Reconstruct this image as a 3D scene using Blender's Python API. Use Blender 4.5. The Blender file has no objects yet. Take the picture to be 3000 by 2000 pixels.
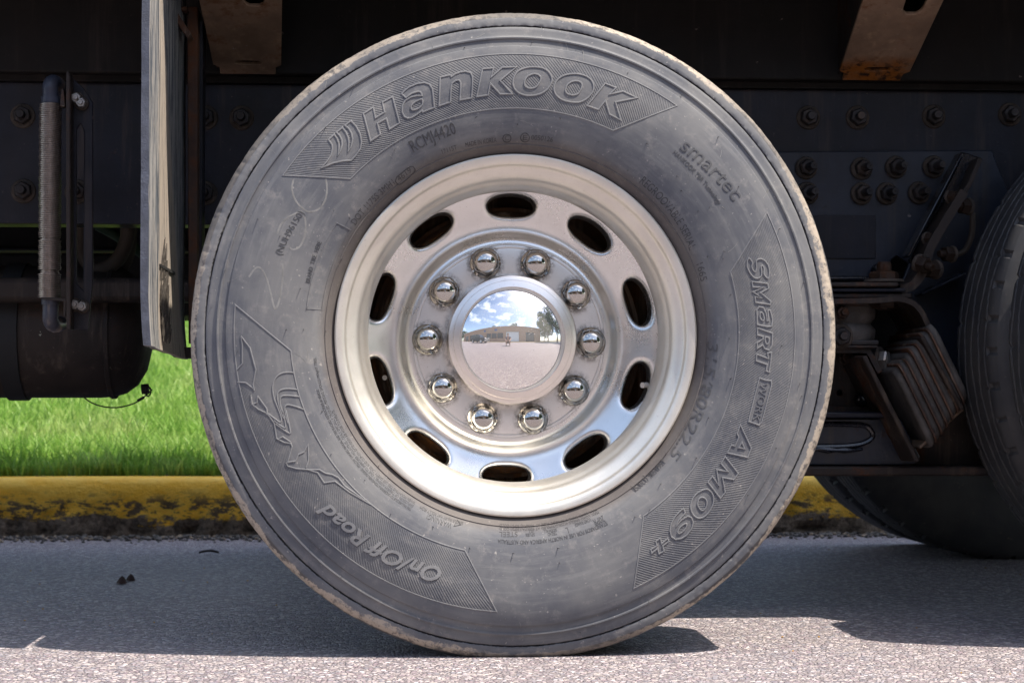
import bpy, bmesh, math, random
import numpy as np
from mathutils import Vector, Matrix
from mathutils.geometry import tessellate_polygon
R = math.radians
sc = bpy.context.scene
C = sc.collection
random.seed(7); rng = np.random.default_rng(7)

# ------------------------------------------------------------------ camera
CAM = Vector((-0.219, -3.27, 0.437)); YAW = R(3.66); PITCH = R(1.47); LENS = 69.85
cd = bpy.data.cameras.new('camera'); cam = bpy.data.objects.new('camera', cd); C.objects.link(cam)
cam.location = CAM; cam.rotation_euler = (math.pi/2 + PITCH, 0, -YAW)
cd.lens = LENS; cd.sensor_width = 36; cd.clip_start = 0.05; cd.clip_end = 2000
cd.dof.use_dof = True; cd.dof.focus_distance = 3.36; cd.dof.aperture_fstop = 11
sc.camera = cam
sc.render.resolution_x = 1024; sc.render.resolution_y = 682
# ------------------------------------------------------------------ sky and sun
SUN = Vector((0.445, -0.27, 1.0)).normalized()
w = bpy.data.worlds.new('World'); sc.world = w; w.use_nodes = True
nt = w.node_tree; bg = nt.nodes['Background']
sky = nt.nodes.new('ShaderNodeTexSky'); sky.sky_type = 'NISHITA'; sky.sun_disc = False
sky.sun_elevation = math.asin(SUN.z); sky.sun_rotation = math.atan2(SUN.x, SUN.y)
sky.air_density = 1.0; sky.dust_density = 1.6; sky.ozone_density = 1.0
tc = nt.nodes.new('ShaderNodeTexCoord')
mp = nt.nodes.new('ShaderNodeMapping'); mp.inputs['Scale'].default_value = (2.2, 2.2, 5.0)
nz = nt.nodes.new('ShaderNodeTexNoise'); nz.inputs['Scale'].default_value = 1.6; nz.inputs['Detail'].default_value = 7
rp = nt.nodes.new('ShaderNodeValToRGB'); rp.color_ramp.elements[0].position = .50; rp.color_ramp.elements[1].position = .78
mx = nt.nodes.new('ShaderNodeMix'); mx.data_type = 'RGBA'
mx.inputs[7].default_value = (9.5, 9.7, 10.0, 1)
L = nt.links.new
L(tc.outputs['Generated'], mp.inputs[0]); L(mp.outputs[0], nz.inputs['Vector']); L(nz.outputs['Fac'], rp.inputs[0])
L(rp.outputs[0], mx.inputs[0]); L(sky.outputs[0], mx.inputs[6]); L(mx.outputs[2], bg.inputs[0])
bg.inputs['Strength'].default_value = 0.15
sd = bpy.data.lights.new('sun', 'SUN'); sd.energy = 4.6; sd.angle = R(0.53); sd.color = (1.0, .91, .79)
so = bpy.data.objects.new('sun', sd); C.objects.link(so); so.rotation_euler = SUN.to_track_quat('Z', 'Y').to_euler()
so.location = (8, -6, 20)
vs = sc.view_settings; vs.view_transform = 'Standard'; vs.look = 'None'; vs.gamma = 1; vs.use_curve_mapping = False
vs.exposure = 0.95
sc.cycles.max_bounces = 7; sc.cycles.diffuse_bounces = 3; sc.cycles.glossy_bounces = 4

# ------------------------------------------------------------------ helpers
FPX = LENS/36*3000
_rot = cam.rotation_euler.to_matrix()
def W(px, py, y):
    """point on the plane Y=y seen at a photograph coordinate (used once, to measure the place)"""
    d = _rot @ Vector(((px-1500)/FPX, -(py-1000)/FPX, -1))
    return CAM + d*((y-CAM.y)/d.y)

class MB:
    def __init__(s): s.v = []; s.f = []; s.m = []
    def add(s, vs, fs, mi=0):
        o = len(s.v); s.v += [tuple(v) for v in vs]; s.f += [tuple(i+o for i in f) for f in fs]; s.m += [mi]*len(fs)
        return s
    def box(s, a, b, mi=0):
        x0, y0, z0 = a; x1, y1, z1 = b
        vs = [(x0,y0,z0),(x1,y0,z0),(x1,y1,z0),(x0,y1,z0),(x0,y0,z1),(x1,y0,z1),(x1,y1,z1),(x0,y1,z1)]
        return s.add(vs, [(0,3,2,1),(4,5,6,7),(0,1,5,4),(1,2,6,5),(2,3,7,6),(3,0,4,7)], mi)
    def prism(s, poly, holes, o, u, v, n, t, mi=0):
        """flat plate: 2-D outline and holes in the frame (o,u,v), thickness t along n"""
        loops = [poly]+list(holes); o = Vector(o); u = Vector(u); v = Vector(v); n = Vector(n)
        flat = [p for l in loops for p in l]; k = len(flat)
        tri = tessellate_polygon([[Vector((p[0], p[1], 0)) for p in l] for l in loops])
        vs = [o+u*p[0]+v*p[1] for p in flat]+[o+u*p[0]+v*p[1]+n*t for p in flat]
        fs = []
        for a, b, c in tri:
            fs.append((a, b, c)); fs.append((c+k, b+k, a+k))
        i = 0
        for l in loops:
            m = len(l)
            for j in range(m):
                a = i+j; b = i+(j+1) % m; fs.append((a, b, b+k, a+k))
            i += m
        return s.add(vs, fs, mi)
    def lathe(s, prof, seg=64, axis='Y', o=(0,0,0), a0=0, a1=2*math.pi, fn=None, mi=0, cap=False):
        """prof: (radius, offset along axis)"""
        full = abs(a1-a0-2*math.pi) < 1e-6; na = seg if full else seg+1
        vs = []; o = Vector(o)
        for i in range(na):
            a = a0+(a1-a0)*i/seg; ca, sa = math.cos(a), math.sin(a)
            for (r, h) in prof:
                if fn: r, h = fn(a, r, h)
                vs.append(o+(Vector((r*ca, h, r*sa)) if axis == 'Y' else Vector((h, r*ca, r*sa)) if axis == 'X' else Vector((r*ca, r*sa, h))))
        m = len(prof); fs = []
        for i in range(seg):
            i2 = (i+1) % na
            for j in range(m-1):
                fs.append((i*m+j, i2*m+j, i2*m+j+1, i*m+j+1))
        if cap:
            fs.append(tuple(i*m for i in range(na))); fs.append(tuple(i*m+m-1 for i in reversed(range(na))))
        return s.add(vs, fs, mi)
    def tube(s, pts, r, seg=10, mi=0, cap=True):
        pts = [Vector(p) for p in pts]; n = len(pts); rr = r if isinstance(r, (list, tuple)) else [r]*n
        vs = []; prev = None
        for i, p in enumerate(pts):
            t = (pts[min(i+1, n-1)]-pts[max(i-1, 0)]).normalized()
            if prev is None:
                a = t.orthogonal().normalized()
            else:
                a = (prev-t*prev.dot(t)).normalized()
            prev = a; b = t.cross(a)
            for k in range(seg):
                an = 2*math.pi*k/seg; vs.append(p+a*math.cos(an)*rr[i]+b*math.sin(an)*rr[i])
        fs = [(i*seg+k, i*seg+(k+1) % seg, (i+1)*seg+(k+1) % seg, (i+1)*seg+k) for i in range(n-1) for k in range(seg)]
        if cap: fs += [tuple(reversed(range(seg))), tuple((n-1)*seg+k for k in range(seg))]
        return s.add(vs, fs, mi)
    def mesh(s, name, mats, sharp=35):
        me = bpy.data.meshes.new(name); me.from_pydata(s.v, [], s.f)
        for m in (mats if isinstance(mats, (list, tuple)) else [mats]): me.materials.append(m)
        if any(s.m): me.polygons.foreach_set('material_index', s.m)
        bm = bmesh.new(); bm.from_mesh(me); bmesh.ops.recalc_face_normals(bm, faces=bm.faces); bm.to_mesh(me); bm.free()
        if sharp is not None:
            me.polygons.foreach_set('use_smooth', [True]*len(me.polygons))
            me.set_sharp_from_angle(angle=R(sharp))
        me.update(); return me
    def build(s, name, mats, parent=None, sharp=35, loc=None, bevel=0):
        o = bpy.data.objects.new(name, s.mesh(name, mats, sharp)); C.objects.link(o)
        if parent: o.parent = parent
        if loc: o.location = loc
        if bevel:
            b = o.modifiers.new('bevel', 'BEVEL'); b.width = bevel; b.segments = 2; b.limit_method = 'ANGLE'; b.angle_limit = R(40)
        return o
def inst(name, me, parent, loc, rot=(0,0,0), scale=1):
    o = bpy.data.objects.new(name, me); C.objects.link(o); o.parent = parent
    o.location = loc; o.rotation_euler = rot; o.scale = (scale,)*3
    return o
def tag(o, label=None, cat=None, group=None, kind=None):
    for k, v in (('label', label), ('category', cat), ('group', group), ('kind', kind)):
        if v: o[k] = v
    return o
def empty(name, loc=(0,0,0)):
    o = bpy.data.objects.new(name, None); C.objects.link(o); o.location = loc; return o
def spline(pts, n=8, closed=False):
    """Catmull-Rom through points of any dimension"""
    P = [np.array(p, float) for p in pts]; m = len(P); out = []
    for i in range(m if closed else m-1):
        if closed: p0, p1, p2, p3 = P[(i-1) % m], P[i], P[(i+1) % m], P[(i+2) % m]
        else: p0, p1, p2, p3 = P[max(i-1,0)], P[i], P[i+1], P[min(i+2,m-1)]
        for k in range(n):
            t = k/n
            out.append(.5*((2*p1)+(-p0+p2)*t+(2*p0-5*p1+4*p2-p3)*t*t+(-p0+3*p1-3*p2+p3)*t**3))
    if not closed: out.append(P[-1])
    return [tuple(p) for p in out]

# ------------------------------------------------------------------ materials
class NM:
    def __init__(s, name, space='world'):
        s.m = bpy.data.materials.new(name); s.m.use_nodes = True; s.t = s.m.node_tree
        s.b = s.t.nodes['Principled BSDF']
        if space == 'world': s.co = s.t.nodes.new('ShaderNodeNewGeometry').outputs['Position']
        else: s.co = s.t.nodes.new('ShaderNodeTexCoord').outputs['Object']
    def n(s, t, **k):
        x = s.t.nodes.new(t)
        for a, v in k.items(): setattr(x, a, v)
        return x
    def l(s, a, b): s.t.links.new(a, b)
    def noise(s, scale, detail=4, rough=.55, co=None, out='Fac', dist=0):
        x = s.n('ShaderNodeTexNoise'); x.inputs['Scale'].default_value = scale; x.inputs['Detail'].default_value = detail
        x.inputs['Roughness'].default_value = rough; x.inputs['Distortion'].default_value = dist; s.l(co or s.co, x.inputs['Vector']); return x.outputs[out]
    def ramp(s, f, lo, hi, a=0., b=1.):
        x = s.n('ShaderNodeMapRange'); x.inputs[1].default_value = lo; x.inputs[2].default_value = hi
        x.inputs[3].default_value = a; x.inputs[4].default_value = b; x.interpolation_type = 'SMOOTHSTEP'; s.l(f, x.inputs[0]); return x.outputs[0]
    def math(s, op, a, b=None, c=None):
        x = s.n('ShaderNodeMath', operation=op)
        for i, v in enumerate((a, b, c)):
            if v is None: continue
            if isinstance(v, (int, float)): x.inputs[i].default_value = v
            else: s.l(v, x.inputs[i])
        return x.outputs[0]
    def mix(s, f, a, b):
        x = s.n('ShaderNodeMix', data_type='RGBA')
        for i, v in ((0, f), (6, a), (7, b)):
            if isinstance(v, (int, float)): x.inputs[i].default_value = v
            elif isinstance(v, tuple): x.inputs[i].default_value = (*v, 1)
            else: s.l(v, x.inputs[i])
        return x.outputs[2]
    def scaled(s, sc):
        x = s.n('ShaderNodeMapping'); x.inputs['Scale'].default_value = sc; s.l(s.co, x.inputs[0]); return x.outputs[0]
    def sep(s):
        x = s.n('ShaderNodeSeparateXYZ'); s.l(s.co, x.inputs[0]); return x.outputs
    def comb(s, a, b, c):
        x = s.n('ShaderNodeCombineXYZ')
        for i, v in enumerate((a, b, c)):
            if isinstance(v, (int, float)): x.inputs[i].default_value = v
            else: s.l(v, x.inputs[i])
        return x.outputs[0]
    def set(s, k, v):
        if isinstance(v, (int, float)): s.b.inputs[k].default_value = v
        elif isinstance(v, tuple): s.b.inputs[k].default_value = (*v, 1)
        else: s.l(v, s.b.inputs[k])
        return s
    def bump(s, h, strength, dist=.002):
        x = s.n('ShaderNodeBump'); x.inputs['Strength'].default_value = strength; x.inputs['Distance'].default_value = dist
        s.l(h, x.inputs['Height']); s.l(x.outputs[0], s.b.inputs['Normal']); return s

def steel(name, base, rust=.3, dust=.3, rough=.45, metal=0., space='world', rustc=(.17,.065,.025), dustc=(.2,.15,.11), spec=.22, low=None):
    m = NM(name, space)
    n1 = m.noise(9, 6, .65); n2 = m.noise(45, 5, .7); n3 = m.noise(4, 5, .6, m.scaled((1,1,.35)))
    c = m.mix(m.ramp(n1, .35, .65), tuple(x*.75 for x in base), tuple(x*1.25 for x in base))
    fr = m.ramp(m.math('ADD', m.math('MULTIPLY', n1, .55), m.math('MULTIPLY', n2, .45)), .62-.24*rust, .74-.18*rust)
    c = m.mix(m.math('MULTIPLY', fr, min(1, .5+rust)), c, rustc)
    fd = m.math('MULTIPLY', m.ramp(n3, .4, .75), dust)
    c = m.mix(fd, c, dustc)
    sp = m.ramp(m.noise(160, 2), .70, .76); c = m.mix(m.math('MULTIPLY', sp, .5*dust), c, tuple(min(.5, v*5) for v in dustc))
    fl_ = m.ramp(m.noise(48, 3, .6), .735, .75); c = m.mix(m.math('MULTIPLY', fl_, .8), c, tuple(min(.3, v*6+.03) for v in dustc))
    run = m.math('MULTIPLY', m.ramp(m.noise(7, 5, .7, m.scaled((3.2,3.2,.22))), .52, .72), .75); c = m.mix(run, c, tuple(v*1.5 for v in dustc))
    if low:
        f2 = m.math('MULTIPLY', m.ramp(m.sep()[2], low[0], low[1]), m.ramp(n1, .36, .56)); c = m.mix(f2, c, (.22,.075,.012)); c = m.mix(m.math('MULTIPLY', f2, m.ramp(n2, .5, .62)), c, (.03,.015,.01))
    m.set('Base Color', c).set('Metallic', metal).set('Specular IOR Level', spec)
    m.set('Roughness', m.math('ADD', m.math('MULTIPLY', m.math('MAXIMUM', fr, fd), .4), rough))
    m.bump(m.math('ADD', n2, m.math('MULTIPLY', fr, .6)), .35, .002)
    return m.m
def plain(name, base, rough=.6, metal=0., var=.2, scale=12, bump=.2, space='world'):
    m = NM(name, space); n1 = m.noise(scale, 5, .6)
    m.set('Base Color', m.mix(m.ramp(n1, .3, .7), tuple(x*(1-var) for x in base), tuple(x*(1+var) for x in base)))
    m.set('Roughness', rough).set('Metallic', metal).bump(m.noise(scale*8, 3), bump, .002); return m.m

M = {}
M['black_paint'] = steel('black painted steel', (.010,.0115,.019), .10, .4, .36, dustc=(.036,.028,.025), rustc=(.04,.018,.009))
M['sill_steel'] = steel('dark dusty sill steel', (.0062,.0048,.0044), .14, .4, .6, dustc=(.018,.013,.011), rustc=(.028,.012,.006))
M['rusty'] = steel('rusty brown steel', (.022,.017,.016), .45, .4, .5, rustc=(.085,.033,.014), dustc=(.06,.043,.032))
M['rust_bar'] = steel('rust red bar', (.07,.04,.03), .7, .3, .65, rustc=(.115,.048,.025))
M['tan_steel'] = steel('dusty tan steel', (.19,.125,.085), .42, .5, .6, rustc=(.13,.05,.018), dustc=(.22,.15,.10))
M['rusted_tan'] = steel('dusty tan steel with rusted foot', (.20,.13,.09), .42, .5, .6, rustc=(.13,.05,.018), dustc=(.22,.15,.10), low=(1.118, 1.10))
M['blue_steel'] = steel('dark blue painted steel', (.012,.017,.030), .18, .3, .32, rustc=(.035,.016,.008), dustc=(.024,.02,.019), spec=.35)
M['gloss_black'] = steel('gloss black paint', (.008,.009,.014), .06, .1, .14, rustc=(.05,.025,.015), dustc=(.03,.024,.02), spec=.5)
M['bolt'] = steel('grimy bolt steel', (.035,.033,.035), .25, .3, .36, .5, rustc=(.07,.032,.015), dustc=(.08,.055,.04))
M['bright_bolt'] = steel('zinc bolt steel', (.30,.29,.28), .25, .5, .4, .8)
M['rust_bolt'] = steel('rusted bolt', (.03,.019,.015), .6, .3, .5, .3, rustc=(.06,.025,.012), dustc=(.05,.036,.026))
M['bellows'] = plain('dusty grey rubber', (.075,.066,.06), .75, 0, .4, 20, .6)
M['hose'] = plain('dusty brown hose', (.038,.029,.022), .75, 0, .3, 25, .3)
M['green_hose'] = plain('green hose', (.01,.04,.012), .6)
M['tank'] = steel('brown grimy tank steel', (.016,.012,.011), .2, .5, .55, dustc=(.06,.045,.035), rustc=(.06,.03,.016))
M['void_black'] = plain('matt black steel', (.008,.0075,.008), .8)  # one even near-black tone
# ------------------------------------------------------------------ the setting: road, kerb, lawn
def sheet(name, x0, x1, y0, y1, zf, nx, ny, mat):
    xs = np.linspace(x0, x1, nx+1); ys = np.linspace(y0, y1, ny+1)
    vs = [(x, y, zf(x, y)) for y in ys for x in xs]
    fs = [(j*(nx+1)+i, j*(nx+1)+i+1, (j+1)*(nx+1)+i+1, (j+1)*(nx+1)+i) for j in range(ny) for i in range(nx)]
    b = MB(); b.add(vs, fs); return b.build(name, mat, sharp=60)
m = NM('chip seal asphalt')
vo = m.n('ShaderNodeTexVoronoi'); vo.inputs['Scale'].default_value = 118; m.l(m.co, vo.inputs['Vector'])
ve = m.n('ShaderNodeTexVoronoi', feature='DISTANCE_TO_EDGE'); ve.inputs['Scale'].default_value = 118; m.l(m.co, ve.inputs['Vector'])
cr = m.n('ShaderNodeValToRGB'); e = cr.color_ramp; e.interpolation = 'CONSTANT'
stops = [(0, (0.3, 0.255, 0.273)), (0.16, (0.19, 0.153, 0.178)), (0.3, (0.46, 0.398, 0.416)), (0.42, (0.26, 0.194, 0.237)), (0.55, (0.33, 0.306, 0.345)), (0.66, (0.2, 0.194, 0.244)), (0.76, (0.54, 0.469, 0.463)), (0.86, (0.13, 0.112, 0.142)), (0.94, (0.64, 0.592, 0.63))]
e.elements[0].position = 0; e.elements[0].color = (*stops[0][1], 1); e.elements.remove(e.elements[1])
for p, c in stops[1:]:
    x = e.elements.new(p); x.color = (*c, 1)
sx = m.n('ShaderNodeSeparateColor'); m.l(vo.outputs['Color'], sx.inputs[0]); m.l(sx.outputs[0], cr.inputs[0])
c = m.mix(m.ramp(ve.outputs['Distance'], .0, .10), (.07,.06,.062), cr.outputs[0])
v2 = m.n('ShaderNodeTexVoronoi'); v2.inputs['Scale'].default_value = 62; m.l(m.co, v2.inputs['Vector'])
s2 = m.n('ShaderNodeSeparateColor'); m.l(v2.outputs['Color'], s2.inputs[0])
big = m.math('MULTIPLY', m.ramp(s2.outputs[0], .80, .82), m.ramp(v2.outputs['Distance'], .42, .36))
c = m.mix(big, c, m.mix(s2.outputs[1], (.17,.145,.15), (.62,.55,.53)))
c = m.mix(m.ramp(m.noise(2.2, 4), .35, .7, 0, .2), c, (.30,.262,.262))
c = m.mix(m.ramp(m.noise(300, 2), .35, .75, 0, .25), c, (.6,.55,.5))
m.set('Base Color', c).set('Roughness', .62)
m.bump(m.math('ADD', m.ramp(ve.outputs['Distance'], 0, .25), m.math('MULTIPLY', sx.outputs[1], .8)), .8, .005)
M['road'] = m.m
m = NM('lawn soil'); m.set('Base Color', m.mix(m.ramp(m.noise(14, 5), .4, .6), (.05,.08,.02), (.09,.075,.045))).set('Roughness', .9)
M['soil'] = m.m
KY = 2.80                                                   # foot of the kerb
ROADX = 60
tag(sheet('road', -ROADX, ROADX, -12.2, KY+.02, lambda x, y: 0.0, 60, 20, M['road']), kind='structure')
def lawn_z(x, y):
    t = max(0, y-KY-.17); return .178+.085*min(t, 14)+.02*max(0, min(t-14, 60))
tag(sheet('lawn', -60, 60, KY+.14, 90, lawn_z, 30, 90, M['soil']), kind='structure')
M['dirt'] = plain('dry dirt', (.2,.17,.13), .95, 0, .2, 3)
tag(sheet('ground', -900, 900, -900, 900, lambda x, y: -.35, 2, 2, M['dirt']), kind='structure')
# far end of the car park beyond the brick building is ground; kerb with chipped yellow paint
m = NM('chipped yellow kerb paint')
xyz = m.sep()
n1 = m.noise(16, 6, .65, m.scaled((.6,1,1.5))); n2 = m.noise(70, 4, .7); n3 = m.noise(5, 4)
wear = m.math('ADD', m.math('MULTIPLY', n1, .55), m.math('ADD', m.math('MULTIPLY', n2, .2), m.math('MULTIPLY', n3, .25)))
thr = m.ramp(xyz[2], .0, .14, .33, .80)                 # paint rubbed away towards the gutter by ploughs and tyres
f = m.ramp(m.math('SUBTRACT', thr, wear), -.03, .03)
conc = m.mix(m.ramp(n2, .35, .65), (.07,.054,.042), (.24,.19,.145))
yel = m.mix(m.ramp(n1, .3, .7), (.94,.52,.02), (.97,.62,.08))
yel = m.mix(m.ramp(n2, .62, .72, 0, .5), yel, (.22,.13,.04))
yel = m.mix(m.math('MULTIPLY', m.ramp(m.noise(26, 6, .75, m.scaled((.7,1,1.6))), .49, .56), m.ramp(xyz[2], .095, .15, .92, .03)), yel, (.05,.045,.045))
m.set('Base Color', m.mix(f, conc, yel)).set('Roughness', .6)
m.bump(m.math('ADD', n2, n1), .7, .006)
M['kerb'] = m.m
prof = [(0.0,-.05),(0.0,.0),(.004,.02),(.008,.04),(.012,.06),(.016,.08),(.020,.10),(.024,.12),(.030,.135),(.037,.147),(.047,.156),(.06,.161),(.08,.163),(.11,.164),(.15,.164),(.165,.162),(.165,.05)]
b = MB(); vs = []; nx = 700
from mathutils import noise as mnoise
for i in range(nx+1):
    x = -7+14*i/nx
    for (py, pz) in prof:
        pz *= 1.085
        rough = max(0, min(1, (.125-pz)/.09)) if py < .03 else 0
        k = mnoise.noise(Vector((x*17, pz*26, 1)))*.020+mnoise.noise(Vector((x*45, pz*60, 5)))*.011
        big = mnoise.noise(Vector((x*1.3, 3, pz*2)))*.006
        vs.append((x, KY+py+k*rough+abs(k)*rough*.6+big, pz+(big*.4 if pz > .1 else 0)))
k = len(prof)
b.add(vs, [(i*k+j, (i+1)*k+j, (i+1)*k+j+1, i*k+j+1) for i in range(nx) for j in range(k-1)])
tag(b.build('kerb', M['kerb'], sharp=50), kind='structure')

# grass blades: one mass nobody could count
def blades(name, x0, x1, y0, y1, n, hmin, hmax, mat, wid=.0032):
    x = rng.uniform(x0, x1, n); y = y0+(y1-y0)*rng.uniform(0, 1, n)**1.5
    clump = np.sin(x*7.3+np.sin(y*5.1)*2)*np.sin(y*6.1+np.cos(x*4.3)*2)
    t = np.clip(y-KY-.17, 0, None); z = .178+.085*np.minimum(t, 14)
    h = rng.uniform(hmin, hmax, n)*(1+.28*clump)*np.where(y < KY+.26, rng.uniform(.4, .95, n), 1)
    a = rng.uniform(0, 2*np.pi, n); lean = rng.uniform(.1, .75, n)*h; la = rng.uniform(0, 2*np.pi, n)
    wx = np.cos(a)*wid*rng.uniform(.6, 1.5, n)*(1+t*.12); wy = np.sin(a)*wid*(1+t*.12)
    lx = np.cos(la)*lean; ly = np.sin(la)*lean
    V = np.empty((n, 5, 3))
    V[:,0] = np.stack([x-wx, y-wy, z-.01], 1); V[:,1] = np.stack([x+wx, y+wy, z-.01], 1)
    V[:,2] = np.stack([x-wx*.8+lx*.3, y-wy*.8+ly*.3, z+h*.6], 1); V[:,3] = np.stack([x+wx*.8+lx*.3, y+wy*.8+ly*.3, z+h*.6], 1)
    V[:,4] = np.stack([x+lx, y+ly, z+h*.98], 1)
    me = bpy.data.meshes.new(name); me.vertices.add(n*5); me.vertices.foreach_set('co', V.ravel())
    base = (np.arange(n)*5)[:,None]
    idx = np.concatenate([base+np.array([0,1,3,2]), base+np.array([2,3,4])], 1).ravel()
    me.loops.add(len(idx)); me.loops.foreach_set('vertex_index', idx)
    me.polygons.add(n*2); ls = np.empty(n*2, int); ls[0::2] = np.arange(n)*7; ls[1::2] = np.arange(n)*7+4
    me.polygons.foreach_set('loop_start', ls)
    me.update(calc_edges=True); me.validate(); me.materials.append(mat)
    o = bpy.data.objects.new(name, me); C.objects.link(o); return o
m = NM('grass blade')
g = m.mix(m.ramp(m.noise(220, 2), .3, .7), (.13,.32,.025), (.34,.52,.11))
g = m.mix(m.ramp(m.noise(2.5, 3), .45, .7, 0, .6), g, (.48,.56,.20))
g = m.mix(m.ramp(m.noise(330, 1), .64, .69, 0, .8), g, (.35,.27,.10))
m.set('Base Color', g).set('Roughness', .5)
tr = m.n('ShaderNodeBsdfTranslucent'); m.l(g, tr.inputs[0]); ms = m.n('ShaderNodeMixShader'); ms.inputs[0].default_value = .5
out = m.t.nodes['Material Output']; m.l(m.b.outputs[0], ms.inputs[1]); m.l(tr.outputs[0], ms.inputs[2]); m.l(ms.outputs[0], out.inputs['Surface'])
M['grass'] = m.m
tag(blades('grass', -4.2, 2.6, KY+.15, KY+9, 190000, .04, .108, M['grass']), 'long bright green grass of the lawn behind the kerb', 'grass', kind='stuff')
# loose gravel in the gutter
ico = [(0,0,-1),(.72,-.53,-.45),(-.28,-.85,-.45),(-.89,0,-.45),(-.28,.85,-.45),(.72,.53,-.45),(.28,-.85,.45),(-.72,-.53,.45),(-.72,.53,.45),(.28,.85,.45),(.89,0,.45),(0,0,1)]
icf = [(0,1,2),(1,0,5),(0,2,3),(0,3,4),(0,4,5),(1,5,10),(2,1,6),(3,2,7),(4,3,8),(5,4,9),(1,10,6),(2,6,7),(3,7,8),(4,8,9),(5,9,10),(6,10,11),(7,6,11),(8,7,11),(9,8,11),(10,9,11)]
def pebble_add(b, p, s, mi=0):
    k = [random.uniform(.7,1.15) for _ in ico]
    b.add([(p[0]+v[0]*s*q, p[1]+v[1]*s*q*.9, p[2]+v[2]*s*q*.65+s*.4) for v, q in zip(ico, k)], icf, mi)
M['gravel'] = [plain('grey gravel', (.16,.15,.14), .8, 0, .5, 60), plain('dark gravel', (.07,.065,.062), .8, 0, .4, 60), plain('tan gravel', (.33,.26,.19), .8, 0, .4, 60)]
b = MB()
for i in range(5200):
    x = random.uniform(-4.5, 3.5); d = abs(random.gauss(0, .085))
    pebble_add(b, (x, KY+.005-d, 0), random.uniform(.003, .0095)*(1.15-min(d, .25)*1.5), random.choice((0,0,1,1,1,2)))
tag(b.build('gutter_gravel', M['gravel'], sharp=20), 'loose grey gravel lying in the gutter along the kerb', 'gravel', kind='stuff')
b = MB(); M['leaf_bit'] = plain('orange leaf crumbs', (.5,.27,.05), .8)
for i in range(60):
    pebble_add(b, (random.uniform(-1.6, 1.9), random.uniform(-.35, 2.2), 0), random.uniform(.0012, .0026))
tag(b.build('leaf_crumbs', M['leaf_bit'], sharp=20), 'tiny orange leaf crumbs scattered over the road', 'crumbs', kind='stuff')
# things lying on the road
M['brown_stone'] = plain('brown stone', (.055,.03,.025), .85, 0, .3, 60)
for px, py, s, lab in ((357,1698,.0115,'small dark pointed stone on the shaded road, nearer the camera'),(383,1690,.0105,'small dark pointed stone on the shaded road, farther from the camera')):
    d = .437*FPX/(py-1150+4); p = W(px, py, CAM.y+d); b = MB(); b.add([(v[0]*s*(1.0-v[2]*.62), v[1]*s*(1.0-v[2]*.62), max(-.6, v[2])*s*1.05+s*.6) for v in ico], icf)
    tag(b.build('stone', M['brown_stone'], loc=(p.x, p.y, 0), sharp=20), lab, 'stone', 'dark stones on the road')
M['dead_leaf'] = plain('dead leaf', (.05,.035,.025), .8, 0, .3, 80)
p = W(612, 1621, CAM.y+.437*FPX/(1621-1150)); b = MB(); vs = []
for i in range(9):
    t = i/8; wd = .011*math.sin(math.pi*min(1, t*1.05+.02))+.001; z = .003+.005*math.sin(t*3.1)
    vs += [((t-.5)*.052, -wd, z+.004), ((t-.5)*.055, 0, z), ((t-.5)*.052, wd, z+.005)]
b.add(vs, [(i*3+j, i*3+j+3, i*3+j+4, i*3+j+1) for i in range(8) for j in range(2)])
lf = b.build('dead_leaf', M['dead_leaf'], loc=(p.x, p.y, .002), sharp=60)
mo = lf.modifiers.new('solid', 'SOLIDIFY'); mo.thickness = .001
tag(lf, 'curled dead brown leaf on the road left of the tyre', 'leaf')
# ------------------------------------------------------------------ the dump truck
truck = empty('dump_truck', (0, 1.2, 0))
truck.matrix_world = Matrix.Translation((0, 1.2, 0))
tag(truck, 'dark dump truck parked at the yellow kerb, seen at its polished aluminium wheel', 'truck')
TR = Vector((0, -1.2, 0))                                   # parts are written in world coordinates
def part(b, name, mats, parent=None, sharp=35, bevel=0, label=None):
    o = b.build(name, mats, None, sharp, bevel=bevel); o.parent = parent or truck
    o.location = TR if parent is None else (0, 0, 0)
    if label: o['label'] = label
    return o
HUB = Vector((0, 0, .5325))
# ---- tyre section (radius, depth); depth 0 is the fullest part of the sidewall
PROF = [(.296,.075),(.2985,.050),(.3015,.0435),(.3035,.0405),(.306,.0375),(.3095,.0335),(.3135,.0292),(.3165,.0268),(.3172,.0252),(.3182,.0250),(.319,.0256),(.3205,.0238),
        (.327,.0182),(.335,.0132),(.345,.0090),(.358,.0054),(.372,.0028),(.388,.0010),(.404,.0002),(.42,.0),(.434,.0008),(.448,.0026),(.46,.0046),(.4695,.0066),
        (.4775,.0088),(.4786,.0092),(.4795,.0118),(.482,.0126),(.4895,.0136),(.4905,.0134),(.4913,.0112),(.4935,.0110),(.4947,.0140),(.498,.0152),(.506,.0168),(.5103,.0177),
        (.5113,.0186),(.5124,.0226),(.5136,.0190),(.515,.0184),(.520,.0193),(.5255,.0203),(.5275,.0212),(.5285,.0222),(.531,.0236),(.5335,.0262),(.5355,.0300),(.5370,.0352),(.538,.0425),(.5382,.06),
        (.5384,.10),(.5384,.17),(.5384,.24),(.538,.28),(.536,.292),(.531,.30),(.49,.312),(.42,.32),(.35,.308),(.31,.28)]
_pr = np.array([p[0] for p in PROF[:49]]); _py = np.array([p[1] for p in PROF[:49]])
_pr = _pr*(1+.0034*np.clip((_pr-.42)/.118, 0, 1))
def side_y(r): return float(np.interp(r, _pr, _py))
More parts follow.
